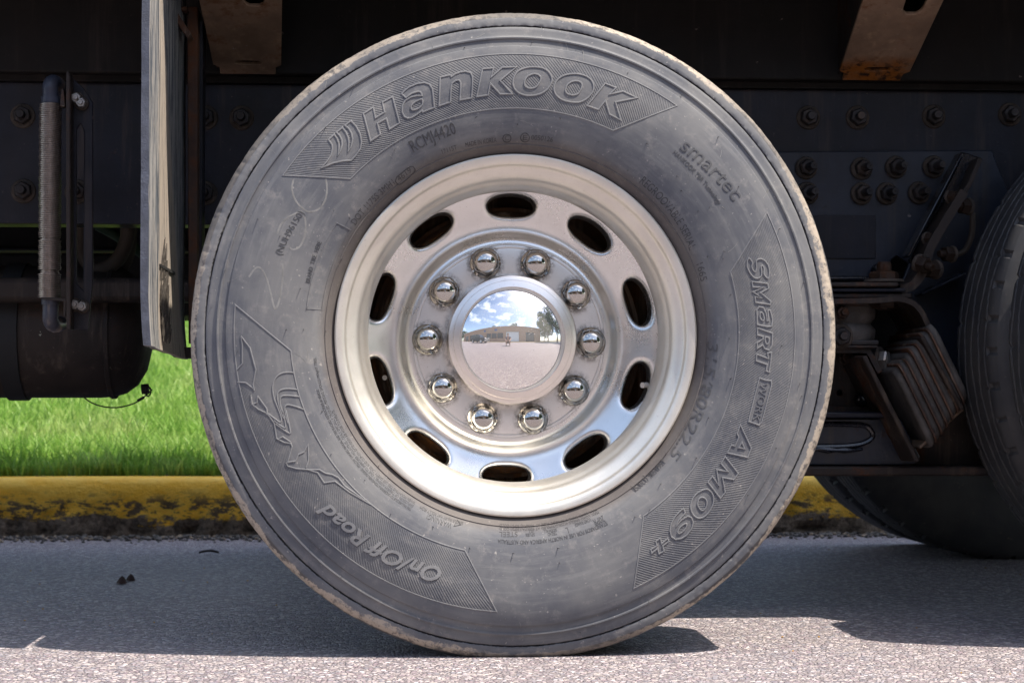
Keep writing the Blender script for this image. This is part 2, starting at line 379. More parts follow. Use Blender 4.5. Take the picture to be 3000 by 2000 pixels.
def tyre_fn(a, r, h):
    r *= 1+.0034*max(0, min(1, (r-.42)/.118)); sag = max(0, -math.sin(a)-.80)/.20
    if h < .06: h -= .007*sag*sag*math.exp(-((r-.46)/.05)**2)
    if .5132 < r < .5150:                                   # cracked, ragged groove round the shoulder
        k = mnoise.noise(Vector((math.cos(a)*60, math.sin(a)*60, 2))); k2 = mnoise.noise(Vector((math.cos(a)*170, math.sin(a)*170, 8)))
        h += .0012*k+.0018*k2; r += .0009*k2
    if r > .5258 and h < .06:                                # worn, chipped tread edge
        k = mnoise.noise(Vector((math.cos(a)*14, math.sin(a)*14, h*40))); k2 = mnoise.noise(Vector((math.cos(a)*75, math.sin(a)*75, h*90)))
        r += .0008*k+.0007*k2-(.0016 if k2 > .38 and r < .5388 else 0); h += .0009*k2+.0006*k
    else:
        h += .0005*mnoise.noise(Vector((math.cos(a)*7, math.sin(a)*7, r*30)))
    return r, h
def rubber(name, tone=1):
    m = NM(name, 'object')
    x, y, z = m.sep()[:3]
    rad = m.math('SQRT', m.math('ADD', m.math('MULTIPLY', x, x), m.math('MULTIPLY', z, z)))
    ang = m.math('ARCTAN2', z, x)
    n1 = m.noise(7, 6, .6); n2 = m.noise(38, 5, .7); n3 = m.noise(150, 3, .6)
    pol = m.comb(m.math('MULTIPLY', rad, 60), m.math('MULTIPLY', ang, 3.2), 0)
    n4 = m.noise(1.5, 5, .6, pol)
    c = m.mix(m.ramp(n1, .33, .68), (.088,.093,.109), (.150,.151,.156))
    c = m.mix(m.ramp(n4, .45, .7, 0, .3), c, (.22,.218,.218))
    c = m.mix(m.ramp(n2, .52, .75, 0, .35), c, (.30,.28,.265))
    c = m.mix(m.ramp(n3, .66, .74, 0, .55), c, (.40,.375,.35))
    dark = m.math('MULTIPLY', m.ramp(m.math('ABSOLUTE', m.math('SUBTRACT', m.math('ADD', rad, m.math('MULTIPLY', m.math('SUBTRACT', n3, .5), .005)), .5142)), .0005, .0019, 1, 0), m.ramp(n2, .40, .52, .12, 1))
    c = m.mix(dark, c, (.02,.02,.024))
    c = m.mix(m.ramp(rad, .313, .335, .55, 0), c, (.085,.062,.047))
    lowf = m.noise(3.2, 3, .5)
    band = m.math('ADD', m.math('MULTIPLY', m.math('SUBTRACT', lowf, .5), .030), m.math('ADD', m.math('MULTIPLY', m.math('SUBTRACT', n1, .5), .012), m.math('MULTIPLY', m.math('SUBTRACT', n2, .5), .020)))
    rb_ = m.math('ADD', rad, band)
    wd = m.math('MULTIPLY', m.ramp(rb_, .5268, .5288), m.ramp(m.math('ADD', rad, m.math('MULTIPLY', band, .5)), .5400, .5375))
    wd = m.math('MULTIPLY', m.math('MULTIPLY', wd, m.ramp(m.noise(2.3, 2), .40, .56, .12, 1)), m.ramp(n3, .28, .46, .25, 1))
    c = m.mix(m.ramp(rad, .5275, .5295, 0, .8), c, (.075,.07,.068))
    c = m.mix(m.math('MULTIPLY', wd, m.ramp(m.noise(60, 5, .75), .36, .52, .12, .95)), c, (.38,.325,.265))
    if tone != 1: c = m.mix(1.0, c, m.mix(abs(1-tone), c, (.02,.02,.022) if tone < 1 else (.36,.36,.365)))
    m.set('Base Color', c).set('Roughness', m.math('ADD', m.math('MULTIPLY', n2, .25), .55)).set('Specular IOR Level', .25)
    m.bump(m.math('ADD', m.math('MULTIPLY', n2, .7), m.math('MULTIPLY', n3, .35)), .32, .0012)
    return m.m
M['rubber'] = rubber('dusty tyre rubber'); M['rubber_dark'] = rubber('dark tyre rubber with painted relief shade', .35); M['rubber_worn'] = rubber('rubbed pale tyre rubber', 1.22); M['rubber_mid'] = rubber('mid tyre rubber with painted relief shade', .6); M['rubber_hatch'] = rubber('tyre rubber with painted groove shade', .82)  # darker tones paint relief shade into the small letters and the hatching
M['chalk'] = plain('faded chalk on rubber', (.175,.174,.172), .85, 0, .25, 40, .2)

# ---- aluminium
def alu(name, base, rough, brushed, dirt):
    m = NM(name, 'object'); x, y, z = m.sep()[:3]
    rad = m.math('SQRT', m.math('ADD', m.math('MULTIPLY', x, x), m.math('MULTIPLY', z, z))); ang = m.math('ARCTAN2', z, x)
    pol = m.comb(m.math('MULTIPLY', rad, 900), m.math('MULTIPLY', ang, 2.0), m.math('MULTIPLY', y, 700))
    nb = m.noise(1, 3, .6, pol); n1 = m.noise(12, 6, .65); n2 = m.noise(240, 3, .7)
    c = m.mix(m.ramp(n1, .3, .7), tuple(v*.9 for v in base), base)
    c = m.mix(m.math('MULTIPLY', m.ramp(n2, .60, .74), dirt), c, (.33,.27,.22))
    m.set('Base Color', c).set('Metallic', 1.0)
    m.set('Roughness', m.math('ADD', m.math('MULTIPLY', m.math('ADD', n1, m.math('MULTIPLY', n2, .5)), .16), rough-.10))
    m.bump(m.math('ADD', nb, m.math('MULTIPLY', n2, .25)), brushed, .0006); return m
M['rim'] = alu('satin aluminium rim', (.76,.725,.655), .46, .10, .25).m
M['disc'] = alu('polished aluminium disc', (.76,.755,.735), .27, .03, .25).m
mm = alu('oxidised aluminium flange', (.80,.79,.77), .34, .05, .4)
x, y, z = mm.sep()[:3]; best = None
rad = mm.math('SQRT', mm.math('ADD', mm.math('MULTIPLY', x, x), mm.math('MULTIPLY', z, z))); ang = mm.math('ARCTAN2', z, x)
sector = math.pi/5
la = mm.math('SUBTRACT', mm.math('MODULO', mm.math('ADD', ang, 8*math.pi+sector/2-R(71)), sector), sector/2)
dx = mm.math('SUBTRACT', mm.math('MULTIPLY', rad, mm.math('COSINE', la)), .1405); dz = mm.math('MULTIPLY', rad, mm.math('SINE', la))
dist = mm.math('SQRT', mm.math('ADD', mm.math('MULTIPLY', dx, dx), mm.math('MULTIPLY', dz, dz)))
grime = mm.math('MULTIPLY', mm.ramp(dist, .0265, .038, 1, 0), mm.ramp(mm.noise(130, 4, .7), .38, .62))
old = mm.b.inputs['Base Color'].links[0].from_socket
g2 = mm.math('MULTIPLY', mm.ramp(rad, .105, .122, 1, 0), mm.ramp(mm.noise(90, 4, .7), .4, .65))
gg = mm.math('MAXIMUM', grime, g2)
mm.set('Base Color', mm.mix(mm.math('MULTIPLY', gg, .65), old, (.07,.05,.04)))
mm.set('Metallic', mm.math('SUBTRACT', 1.0, mm.math('MULTIPLY', gg, .95)))
M['flange'] = mm.m
m = NM('chrome', 'object'); n1 = m.noise(60, 4, .6)
m.set('Base Color', m.mix(m.ramp(m.noise(420, 2), .66, .72, 0, .6), (.48,.465,.44), (.2,.17,.15))).set('Metallic', 1.0).set('Roughness', m.ramp(n1, .3, .7, .035, .12)); M['chrome'] = m.m
m = NM('mirror chrome', 'object'); sp = m.ramp(m.noise(520, 2, .5), .665, .70); sp2 = m.ramp(m.noise(9, 3), .45, .62)
ds = m.math('ADD', .15, m.math('MULTIPLY', sp, m.math('ADD', .1, m.math('MULTIPLY', sp2, .7))))
m.set('Base Color', m.mix(ds, (.90,.90,.90), (.62,.56,.50))).set('Metallic', m.math('SUBTRACT', 1, m.math('MULTIPLY', ds, .9))).set('Roughness', m.math('MULTIPLY', m.math('SUBTRACT', ds, .145), .5)); M['mirror'] = m.m
M['drum'] = steel('rusted brake drum', (.06,.032,.018), .7, .2, .75, .2, 'object', rustc=(.13,.05,.014))

# ---- wheel: rim barrel with disc, nuts, hub cap and tyre under it
RIM = [(.2955,.075),(.2985,.052),(.3000,.0445),(.3022,.0400),(.3030,.0362),(.3022,.0332),(.3000,.0320),(.2972,.0322),(.2900,.0335),(.2868,.0352),(.2850,.0378),(.2838,.0415),
       (.2815,.0440),(.2760,.0462),(.2705,.0490),(.2660,.0530),(.2632,.0575),(.2618,.0615),(.2600,.0650),(.2570,.0685),(.2540,.0740),(.2515,.0810),(.2492,.0900),(.2478,.0990),(.2474,.1080),
       (.2485,.1180),(.2510,.128),(.256,.14),(.262,.16),(.270,.20),(.285,.25),(.292,.27)]
rim_b = MB().lathe(RIM, 256)
wheel = rim_b.build('wheel', M['rim'], None, 30); wheel.parent = truck; wheel.location = HUB+TR
wheel['label'] = 'satin aluminium rim of the nearest wheel'
def wpart(b, name, mats, sharp=35, loc=(0,0,0), label=None, kind=None):
    o = b.build(name, mats, wheel, sharp, loc=loc)
    if label: o['label'] = label
    if kind: o['kind'] = kind
    return o
SEG = 1080
tyre = wpart(MB().lathe(PROF, SEG, fn=tyre_fn), 'tyre', M['rubber'], 50)
for v in tyre.data.vertices:
    if v.co.z < -HUB.z: v.co.z = -HUB.z+.0005*(v.co.z+HUB.z)/.003
tyre['label'] = 'grey dusty truck tyre with raised lettering and worn tan tread edge'
# disc: sectors with a rounded hand hole each
OFF = Vector((-.0055, 0, -.0070))                          # seat of the disc in the rim
DPR = [(.166,.150),(.170,.1502),(.174,.1512),(.179,.1540),(.184,.1582),(.189,.1615),(.194,.1632),(.199,.1634),(.205,.1622),(.213,.1592),(.222,.1550),(.236,.1482),(.25,.1415),(.268,.136),(.282,.133)]
_dr = np.array([p[0] for p in DPR]); _dy = np.array([p[1] for p in DPR])
def disc_y(r): return float(np.interp(r, _dr, _dy))
HR, HA, HB, HE = .2345, .0405, .0185, 2.3                 # hand hole: centre radius, half width, half height, exponent
R0, R1 = .196, .274
def hole_sector(c):
    vs = []; fs = []; NA = 96; rings = [(-1,.05),(-1,.016),(-1,.0105),(.08,.0072),(.2,.0046),(.36,.0026),(.56,.0011),(.78,.0003),(1,0)]
    half = math.pi/10; T = []
    for ri in range(len(rings)+6):
        row = []
        for k in range(NA):
            a = 2*math.pi*k/NA; ca, sa = math.cos(a), math.sin(a)
            q = (abs(ca)**HE+abs(sa)**HE)**(-1/HE); hs, hr = HA*q*ca, HB*q*sa
            # fillet rings
            if ri < len(rings):
                t, dp = rings[ri]; g = 0 if t < 0 else t*.011
                n = math.hypot(hs/HA**2, hr/HB**2); s_, r_ = hs+g*(hs/HA**2)/n, hr+g*(hr/HB**2)/n
                rr = HR+r_; th = c+s_/HR; yy = disc_y(rr)+dp
            else:
                g = .011; n = math.hypot(hs/HA**2, hr/HB**2); s_, r_ = hs+g*(hs/HA**2)/n, hr+g*(hr/HB**2)/n
                # sector boundary along the same direction
                bx, bt, bb = half*HR, R1-HR, HR-R0
                tt = min(bx/abs(s_) if abs(s_) > 1e-9 else 9e9, (bt/r_ if r_ > 0 else bb/-r_) if abs(r_) > 1e-9 else 9e9)
                f = (ri-len(rings)+1)/6; s2, r2 = s_*(1+(tt-1)*f), r_*(1+(tt-1)*f)
                rr = HR+r2; th = c+s2/HR; yy = disc_y(rr)
            row.append((rr*math.cos(th), yy, rr*math.sin(th)))
        T.append(row)
    vs = [v for row in T for v in row]; n = len(T)
    for i in range(n-1):
        for k in range(NA):
            k2 = (k+1) % NA; fs.append((i*NA+k, i*NA+k2, (i+1)*NA+k2, (i+1)*NA+k))
    # corner fills to the rectangle corners
    o = len(vs)
    for sx_ in (-1, 1):
        for rr in (R0, R1):
            th = c+sx_*half; vs.append((rr*math.cos(th), disc_y(rr), rr*math.sin(th)))
    for ci, (sx_, rr) in enumerate(((-1,R0),(-1,R1),(1,R0),(1,R1))):
        bestk = None
        for k in range(NA):
            p = T[-1][k]; q2 = T[-1][(k+1) % NA]
            r1_, r2_ = math.hypot(p[0],p[2]), math.hypot(q2[0],q2[2])
            on1 = abs(r1_-rr) < 1e-6; on2 = abs(r2_-rr) < 1e-6
            if on1 != on2:
                side = math.sin(math.atan2(p[2],p[0])-c)
                if side*sx_ > 0: bestk = k
        if bestk is not None: fs.append(((n-1)*NA+bestk, (n-1)*NA+(bestk+1) % NA, o+ci))
    return vs, fs
b = MB()
for k in range(10):
    vs, fs = hole_sector(R(89)-k*math.pi/5); b.add(vs, fs)
inner = [(r, disc_y(r)) for r in np.linspace(.166, R0, 20)]
b.lathe(inner, 240)
d = wpart(b, 'wheel_disc', M['disc'], 40, OFF, 'polished aluminium disc with ten hand holes')
fl = [(.06,.152),(.105,.1515),(.1085,.1500),(.125,.1497),(.158,.1497),(.1595,.1500),(.1602,.1508),(.1610,.1500),(.1640,.1496),(.1650,.1500),(.1655,.1509),(.1663,.1500),(.1672,.1506)]
wpart(MB().lathe(fl, 200), 'lug_flange', M['flange'], 30, OFF, 'oxidised mounting face around the lug nuts')
# ten chrome nut covers
def nut_mesh():
    b = MB(); N = 72; rows = [(.0232,.0,0),(.0236,-.003,0),(.0230,-.0055,0),(.0216,-.0068,0),(.0208,-.0078,.35),(.0204,-.011,1),(.0202,-.020,1),(.0196,-.0245,.8),(.0180,-.0285,.35),(.0150,-.0322,.1),(.0105,-.0352,0),(.0055,-.0368,0),(.001,-.0374,0)]
    vs = []
    for (r, h, hx) in rows:
        for k in range(N):
            a = 2*math.pi*k/N; am = ((a+math.pi/6) % (math.pi/3))-math.pi/6
            rh = .0182/max(.5, math.cos(am)); rr = r*(1-hx)+min(r*1.02, rh)*hx
            vs.append((rr*math.cos(a), h, rr*math.sin(a)))
    b.add(vs, [(i*N+k, i*N+(k+1) % N, (i+1)*N+(k+1) % N, (i+1)*N+k) for i in range(len(rows)-1) for k in range(N)]+[tuple((len(rows)-1)*N+k for k in range(N))])
    return b.mesh('lug_nut', M['chrome'], 32)
nm = nut_mesh()
for k in range(10):
    a = R(71)-k*math.pi/5
    inst('lug_nut', nm, wheel, OFF+Vector((.1405*math.cos(a), .1495, .1405*math.sin(a))), (random.uniform(-.03,.03), random.uniform(0, 6), random.uniform(-.03,.03)), 1.14*random.uniform(.975,1.02))
# hub cap: satin collar and convex mirror face
M['collar'] = alu('satin hub collar', (.84,.79,.74), .33, .06, .35).m
col = [(.105,.152),(.1105,.150),(.1116,.140),(.1112,.118),(.1106,.1105),(.1088,.1060),(.1052,.1038),(.1012,.1024),(.1006,.1012),(.0972,.0998),(.0920,.0982),(.0898,.0974),(.0889,.0990)]
HOFF = Vector((-.0022, 0, -.0055))
wpart(MB().lathe(col, 160), 'hub_collar', M['collar'], 30, HOFF, 'satin aluminium ring around the mirror hub cap')
RM = .145; rows = []
for i in range(49):
    r = .0893*(1-i/48) if i < 48 else .0002
    rows.append((r, .0982-(math.sqrt(RM*RM-r*r)-math.sqrt(RM*RM-.0893**2))))
wpart(MB().lathe(rows, 192), 'hub_cap', M['mirror'], 80, HOFF, 'convex mirror hub cap reflecting the car park')
wpart(MB().lathe([(.02,.30),(.288,.30),(.288,.306),(.02,.306)], 96), 'dust_shield', M['drum'], 30, OFF)
wpart(MB().lathe([(.02,.215),(.222,.215),(.230,.225),(.232,.238),(.239,.240),(.239,.252),(.232,.256),(.232,.298),(.02,.298)], 96), 'brake_drum', M['drum'], 30, OFF)
M['valve'] = plain('pale valve stem', (.55,.5,.44), .45, .3)
vp = W(1882, 1128, .15)-HUB
wpart(MB().tube([(vp.x+.045, .19, vp.z+.004),(vp.x+.02, .17, vp.z+.001),(vp.x, .152, vp.z)], [.0042,.0042,.005], 10), 'valve_stem', M['valve'])
vp = W(1127, 1106, .2)-HUB
wpart(MB().tube([(vp.x, .24, vp.z),(vp.x, .2, vp.z)], [.004,.0045], 10), 'valve_stem', M['valve'])

# ---- raised lettering on the sidewall
def side_pt(px, py):
    y = 0.004
    for _ in range(4):
        p = W(px, py, y)-HUB; y = side_y(math.hypot(p.x, p.z))
    return (p.x, p.z)
def T(ox, oy, s, pts): return [side_pt(ox+a/s, oy+b/s) for a, b in pts]
def on_side(x, z, h):
    r = math.hypot(x, z); sag = max(0, -z/r-.80)/.20
    return (x, side_y(r)-.007*sag*sag*math.exp(-((r-.46)/.05)**2)+.0005*mnoise.noise(Vector((x/r*7, z/r*7, r*30)))-h, z)
def ridge(b, pts, closed=True, wd=.0033, h=.0014):
    # resample so that the ridge follows the curved wall, then sweep a small trapezium
    P = [np.array(p) for p in pts]; n = len(P); out = []
    for i in range(n if closed else n-1):
        a, c_ = P[i], P[(i+1) % n]; k = max(1, int(np.linalg.norm(c_-a)/.009))
        for j in range(k): out.append(a+(c_-a)*j/k)
    if not closed: out.append(P[-1])
    n = len(out); vs = []
    for i in range(n):
        a = out[(i-1) % n] if closed or i else out[i]; c_ = out[(i+1) % n] if closed or i < n-1 else out[i]
        d1 = out[i]-a; d2 = c_-out[i]
        l1, l2 = np.linalg.norm(d1), np.linalg.norm(d2)
        d1 = d1/l1 if l1 > 1e-9 else d2/l2; d2 = d2/l2 if l2 > 1e-9 else d1
        n1 = np.array([-d1[1], d1[0]]); n2 = np.array([-d2[1], d2[0]]); q = n1+n2; lq = np.linalg.norm(q)
        q = q/lq if lq > 1e-6 else n1; s_ = 1/max(.45, float(q@n1))
        for off, hh in ((-.5,-.0005),(-.26,h),(.26,h),(.5,-.0005)):
            p = out[i]+q*off*wd*s_; vs.append(on_side(p[0], p[1], hh))
    fs = []
    for i in range(n if closed else n-1):
        i2 = (i+1) % n
        for j in range(3): fs.append((i*4+j, i2*4+j, i2*4+j+1, i*4+j+1))
    b.add(vs, fs)
A_ = (930,270,6.533); B_ = (1160,170,6.533); C_ = (1480,170,5.6); D_ = (2120,730,3.92); E_ = (2060,1040,3.2667); F_ = (1880,1380,4.6125); G_ = (670,880,4.3554); H_ = (780,1200,5.6)
sm = lambda q, n=4: spline(q, n, True)
LOGO = [  # outline, holes
 T(*A_, [(880,415),(1068,295),(1110,495),(1285,385),(1243,195),(1437,90),(1570,595),(1378,715),(1318,508),(1148,598),(1205,810),(1018,940)]),
 T(*A_, [(215,910),(322,812),(375,890),(410,990),(412,1090),(392,1212),(445,1110),(472,1000),(462,910),(425,835),(368,772),(475,680),(545,770),(590,880),(602,960),(585,1142),(645,1040),(672,910),(650,790),(600,700),(530,642),(640,550),(740,660),(815,800),(842,950),(822,1080),(740,1210),(645,1308),(480,1320),(300,1360),(80,1450),(190,1320),(262,1200),(287,1090),(278,1010)]),
 T(*B_, [(110,690),(170,622),(250,560),(400,495),(540,475),(640,505),(695,590),(715,750),(735,950),(512,1038),(500,1008),(400,1085),(300,1145),(220,1158),(160,1125),(118,1040),(120,920),(180,815),(290,750),(400,725),(495,722),(486,680),(465,652),(420,645),(300,680),(190,765)]),
 T(*B_, [(845,370),(1050,325),(1058,362),(1130,310),(1230,272),(1330,258),(1430,285),(1465,370),(1460,600),(1445,770),(1225,810),(1238,560),(1236,470),(1210,428),(1150,430),(1075,485),(1055,560),(1040,850),(825,920)]),
 T(*B_, [(1655,210),(1868,195),(1822,372),(2035,183),(2305,175),(1992,435),(2225,692),(1992,695),(1805,490),(1762,712),(1545,748)]),
 T(*C_, sm([(470,150),(620,170),(720,240),(770,350),(720,480),(620,570),(480,615),(330,615),(200,560),(130,450),(140,330),(210,220),(330,165)])),
 T(*C_, sm([(1130,260),(1290,285),(1400,350),(1450,450),(1430,560),(1350,660),(1230,725),(1080,725),(930,685),(830,600),(800,490),(850,370),(960,290)])),
 T(*C_, [(1640,420),(1820,490),(1715,598),(1935,548),(2160,655),(1810,725),(1895,1020),(1710,925),(1645,700),(1525,850),(1345,785)])]
LHOLE = [T(*B_, sm([(290,930),(330,870),(420,815),(500,795),(505,890),(440,960),(350,995),(300,985)])),
 T(*C_, sm([(450,265),(540,275),(585,330),(560,410),(500,480),(410,500),(335,470),(315,410),(350,320)])),
 T(*C_, sm([(1130,380),(1220,390),(1260,440),(1240,520),(1190,590),(1100,610),(1010,580),(990,520),(1030,430)]))]
SMRT = [T(*D_, sm([(285,100),(268,180),(290,250),(340,320),(390,335),(430,310),(436,250),(430,200),(448,188),(465,225),(462,285),(510,335),(525,260),(510,180),(460,122),(410,112),(375,135),(377,200),(365,262),(335,235),(322,190),(330,150)],2)),
 T(*D_, [(325,372),(505,395),(515,450),(425,500),(540,598),(533,635),(368,612),(360,545),(440,562),(340,490),(450,440),(335,435)]),
 T(*D_, [(380,700),(405,660),(455,670),(490,740),(498,820),(515,820),(508,700),(535,700),(560,800),(550,885),(500,890),(385,865),(385,800)]),
 T(*D_, [(390,905),(560,965),(555,1100),(520,1160),(470,1140),(450,1100),(385,1140),(385,1075),(450,1030),(450,1000),(388,985)]),
 T(*D_, [(380,1205),(515,1255),(505,1190),(550,1185),(540,1290),(522,1410),(485,1395),(500,1325),(372,1280)]),
 T(*E_, [(540,220),(600,240),(650,245),(655,280),(560,640),(535,670),(480,650),(435,635),(440,600),(530,250)]),
 T(*E_, [(355,665),(460,890),(425,978),(230,935),(270,860),(305,870),(340,785),(325,750)]),
 T(*E_, [(210,970),(335,1130),(295,1190),(185,1170),(210,1310),(165,1370),(45,1215),(88,1158),(150,1245),(130,1095),(235,1112),(170,1035)]),
 T(*F_, sm([(870,240),(940,280),(970,360),(955,460),(900,560),(830,620),(760,630),(700,590),(665,510),(665,430),(700,350),(770,280)])),
 T(*F_, [(562,500),(588,560),(500,655),(465,745),(530,660),(620,605),(672,622),(695,690),(675,770),(610,860),(540,905),(455,920),(400,880),(380,800),(395,710),(445,615),(505,550)]),
 T(*F_, [(250,900),(268,975),(352,905),(365,945),(285,1005),(300,1075),(232,1115),(215,1040),(135,1105),(122,1055),(205,1000),(190,945)])]
SHOLE = [T(*D_, sm([(415,760),(425,725),(450,735),(465,790),(455,820),(425,800)],2)), T(*D_, sm([(480,1010),(520,1020),(518,1070),(495,1090),(478,1060)],2)),
 T(*E_, [(370,830),(395,895),(340,885)]), T(*F_, sm([(820,350),(870,380),(880,440),(860,500),(820,530),(780,500),(755,440),(775,370)])), T(*F_, sm([(590,705),(610,730),(570,800),(510,840),(485,815),(520,750)],2))]
b = MB()
for q in LOGO+LHOLE: ridge(b, q)
wpart(b, 'brand_lettering', M['rubber_worn'], 30)
b = MB()
for q in SMRT+SHOLE: ridge(b, q, wd=.0029)
wpart(b, 'model_lettering', M['rubber_worn'], 30)
# rhinoceros emblem: raised outline strokes
rh = [T(*G_, q) for q in ([(155,455),(172,560),(172,805),(95,890)],[(155,455),(270,605),(345,880),(310,1070),(325,1150)],[(110,1040),(215,1048),(310,1120)],
  [(365,1215),(360,1300),(300,1325),(380,1390),(490,1440),(485,1380),(365,1215)],[(280,1200),(300,1330)],
  spline([(830,920),(740,915),(650,940),(585,1010),(560,1110),(580,1250),(640,1400),(672,1505),(655,1550),(600,1515),(500,1440)],4),
  spline([(880,1135),(740,1125),(650,1150),(620,1220),(650,1370),(700,1500)],4),spline([(905,1225),(720,1210),(662,1240),(660,1340),(720,1500)],4),
  spline([(965,1390),(850,1350),(750,1330),(715,1370),(730,1470),(760,1568)],4))]
rh += [T(*H_, q) for q in ([(0,60),(40,90),(130,220),(170,470),(290,535),(400,550),(425,600),(350,860),(480,840),(530,730),(620,690),(685,570),(695,820),(650,950)],
  [(320,865),(355,925),(500,965),(690,980),(840,1030),(950,1195),(1125,1170),(1370,1350),(1720,1550)],[(700,985),(870,980),(970,1040),(1080,1060),(1180,1110),(1290,1250),(1620,1480)],
  [(215,470),(270,440),(400,530)],spline([(265,0),(310,200),(300,295),(130,180)],4),spline([(320,0),(390,320),(370,380),(150,230)],4))]
b = MB()
for q in rh: ridge(b, q, False, .0028, .0011)
wpart(b, 'rhinoceros_emblem', M['rubber_worn'], 30)
# panels: fine border ridge and hatching
def pol(r, a): return (r*math.cos(R(a)), r*math.sin(R(a)))
def pp(px, py):
    q = side_pt(px, py); return math.hypot(*q), math.degrees(math.atan2(q[1], q[0])) % 360
def panel(p_out0, p_in0, p_in1, p_out1):
    (ra, a0), (rb, a1), (rc, a2), (rd, a3) = pp(*p_out0), pp(*p_in0), pp(*p_in1), pp(*p_out1)
    def un(a, ref):
        while a-ref > 180: a -= 360
        while a-ref < -180: a += 360
        return a
    a1 = un(a1, a0); a2 = un(a2, a1); a3 = un(a3, a2); N = 40
    inn = [pol(rb+(rc-rb)*i/N, a1+(a2-a1)*i/N) for i in range(N+1)]
    ou = [pol(rd+(ra-rd)*i/N, a3+(a0-a3)*i/N) for i in range(N+1)]
    return inn+ou, (a0, a3)
pans = [panel((829,514),(1027,524),(1796,383),(1983,310)), panel((2247,622),(2140,797),(1885,1511),(1856,1722)), panel((689,893),(852,1027),(1362,1611),(1454,1789))]
b = MB()
for q, _ in pans: ridge(b, q, True, .0024, .0009)
wpart(b, 'panel_border', M['rubber_worn'], 30)
def inside(p, poly):
    poly = np.asarray(poly); x, z = poly[:,0], poly[:,1]; x2, z2 = np.roll(x,-1), np.roll(z,-1)
    with np.errstate(divide='ignore', invalid='ignore'):
        cnd = ((z[None] > p[:,1,None]) != (z2[None] > p[:,1,None])) & (p[:,0,None] < (x2-x)[None]*(p[:,1,None]-z[None])/(z2-z)[None]+x[None])
    return (cnd.sum(1) % 2) == 1
rhino_area = [side_pt(*q) for q in ((675,860),(880,1000),(905,1180),(960,1310),(1087,1477),(1025,1441),(981,1409),(950,1413),(930,1384),(903,1375),(869,1372),(843,1365),(837,1354),(851,1342),(856,1307),(851,1298),(832,1295),(810,1284),(803,1239),(787,1216),(785,1211),(739,1185),(739,1150),(700,1121),(670,1119))]
hb = MB()
PITCH_H = .0036
for pi_, (poly, (aa, ab)) in enumerate(pans):
    excl = (LOGO if pi_ == 0 else SMRT if pi_ == 1 else [rhino_area]); back = (LHOLE if pi_ == 0 else SHOLE if pi_ == 1 else [])
    lo, hi = min(aa, ab)-16, max(aa, ab)+16
    step = math.degrees(PITCH_H*1.414/.42); k = int((hi-lo)/step); rs = np.linspace(.370, .472, 52)
    for i in range(k):
        th = R(lo+i*step)+np.log(rs/.42); p = np.stack([rs*np.cos(th), rs*np.sin(th)], 1)
        ok = inside(p, poly)
        for e_ in excl:
            ok &= ~inside(p, e_)
        for e_ in back: ok |= inside(p, e_)
        nrm = np.stack([-np.sin(th+math.pi/4), np.cos(th+math.pi/4)], 1)
        s0 = None
        for j in range(len(rs)+1):
            if j < len(rs) and ok[j]:
                if s0 is None: s0 = j
            elif s0 is not None:
                if j-s0 >= 2:
                    vs = []
                    for q in range(s0, j):
                        for off, hh in ((-.5,-.0003),(0,.00045),(.5,-.0003)):
                            w_ = p[q]+nrm[q]*off*.0024; vs.append(on_side(w_[0], w_[1], hh))
                    n = j-s0
                    hb.add(vs, [(u*3+v, u*3+v+3, u*3+v+4, u*3+v+1) for u in range(n-1) for v in range(2)])
                s0 = None
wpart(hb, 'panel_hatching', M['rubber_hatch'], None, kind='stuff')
# smaller texts in a plain face, bent round the wheel
def text_geo(s, bold=0., shear=0.):
    cu = bpy.data.curves.new('t', 'FONT'); cu.body = s; cu.size = 1; cu.extrude = .5; cu.offset = bold; cu.shear = shear; cu.resolution_u = 3
    o = bpy.data.objects.new('t', cu); C.objects.link(o); dg = bpy.context.evaluated_depsgraph_get(); me = o.evaluated_get(dg).to_mesh()
    v = np.array([q.co[:] for q in me.vertices]); f = [tuple(q.vertices) for q in me.polygons]
    o.evaluated_get(dg).to_mesh_clear(); bpy.data.objects.remove(o); bpy.data.curves.remove(cu); return v, f
def arc_text(b, s, p0, p1, hpx, h=.0009, bold=0., shear=0., cap=.73):
    (r0, a0), (r1, a1) = pp(*p0), pp(*p1)
    while a1-a0 > 180: a1 -= 360
    while a1-a0 < -180: a1 += 360
    v, f = text_geo(s, bold, shear); u0, u1 = v[:,0].min(), v[:,0].max(); vs = []
    for x, y, z in v:
        t = (x-u0)/(u1-u0); r = r0+(r1-r0)*t+y/cap*hpx/1747; a = R(a0+(a1-a0)*t); q = (r*math.cos(a), r*math.sin(a))
        vs.append(on_side(q[0], q[1], h if z > 0 else -.0006))
    b.add(vs, f)
b = MB(); arc_text(b, 'On/Off Road', (1297,1664), (958,1467), 46, .0016, .022, .25)
wpart(b, 'usage_lettering', M['rubber_worn'], 30)
b = MB(); arc_text(b, 'WORK', (2228,1118), (2204,1230), 23, .0012)
wpart(b, 'plaque_lettering', M['rubber'], 30)
b = MB(); arc_text(b, '315/80R22.5', (2071,1000), (1958,1330), 31, .0009, 0, .15); arc_text(b, '156/150K (120PSI)', (1936,1345), (1849,1428), 17, .0008)
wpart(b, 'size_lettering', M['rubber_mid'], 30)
b = MB(); arc_text(b, 'smartec', (1990,436), (2148,590), 47, .0009, -.004); arc_text(b, 'HANKOOK TBR Technology', (1970,450), (2104,600), 14, .0006)
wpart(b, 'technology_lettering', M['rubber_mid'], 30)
b = MB(); arc_text(b, 'RCMJ4420', (1212,447), (1338,392), 36, .0007, 0)
wpart(b, 'mould_number', M['rubber_dark'], 30)
b = MB()
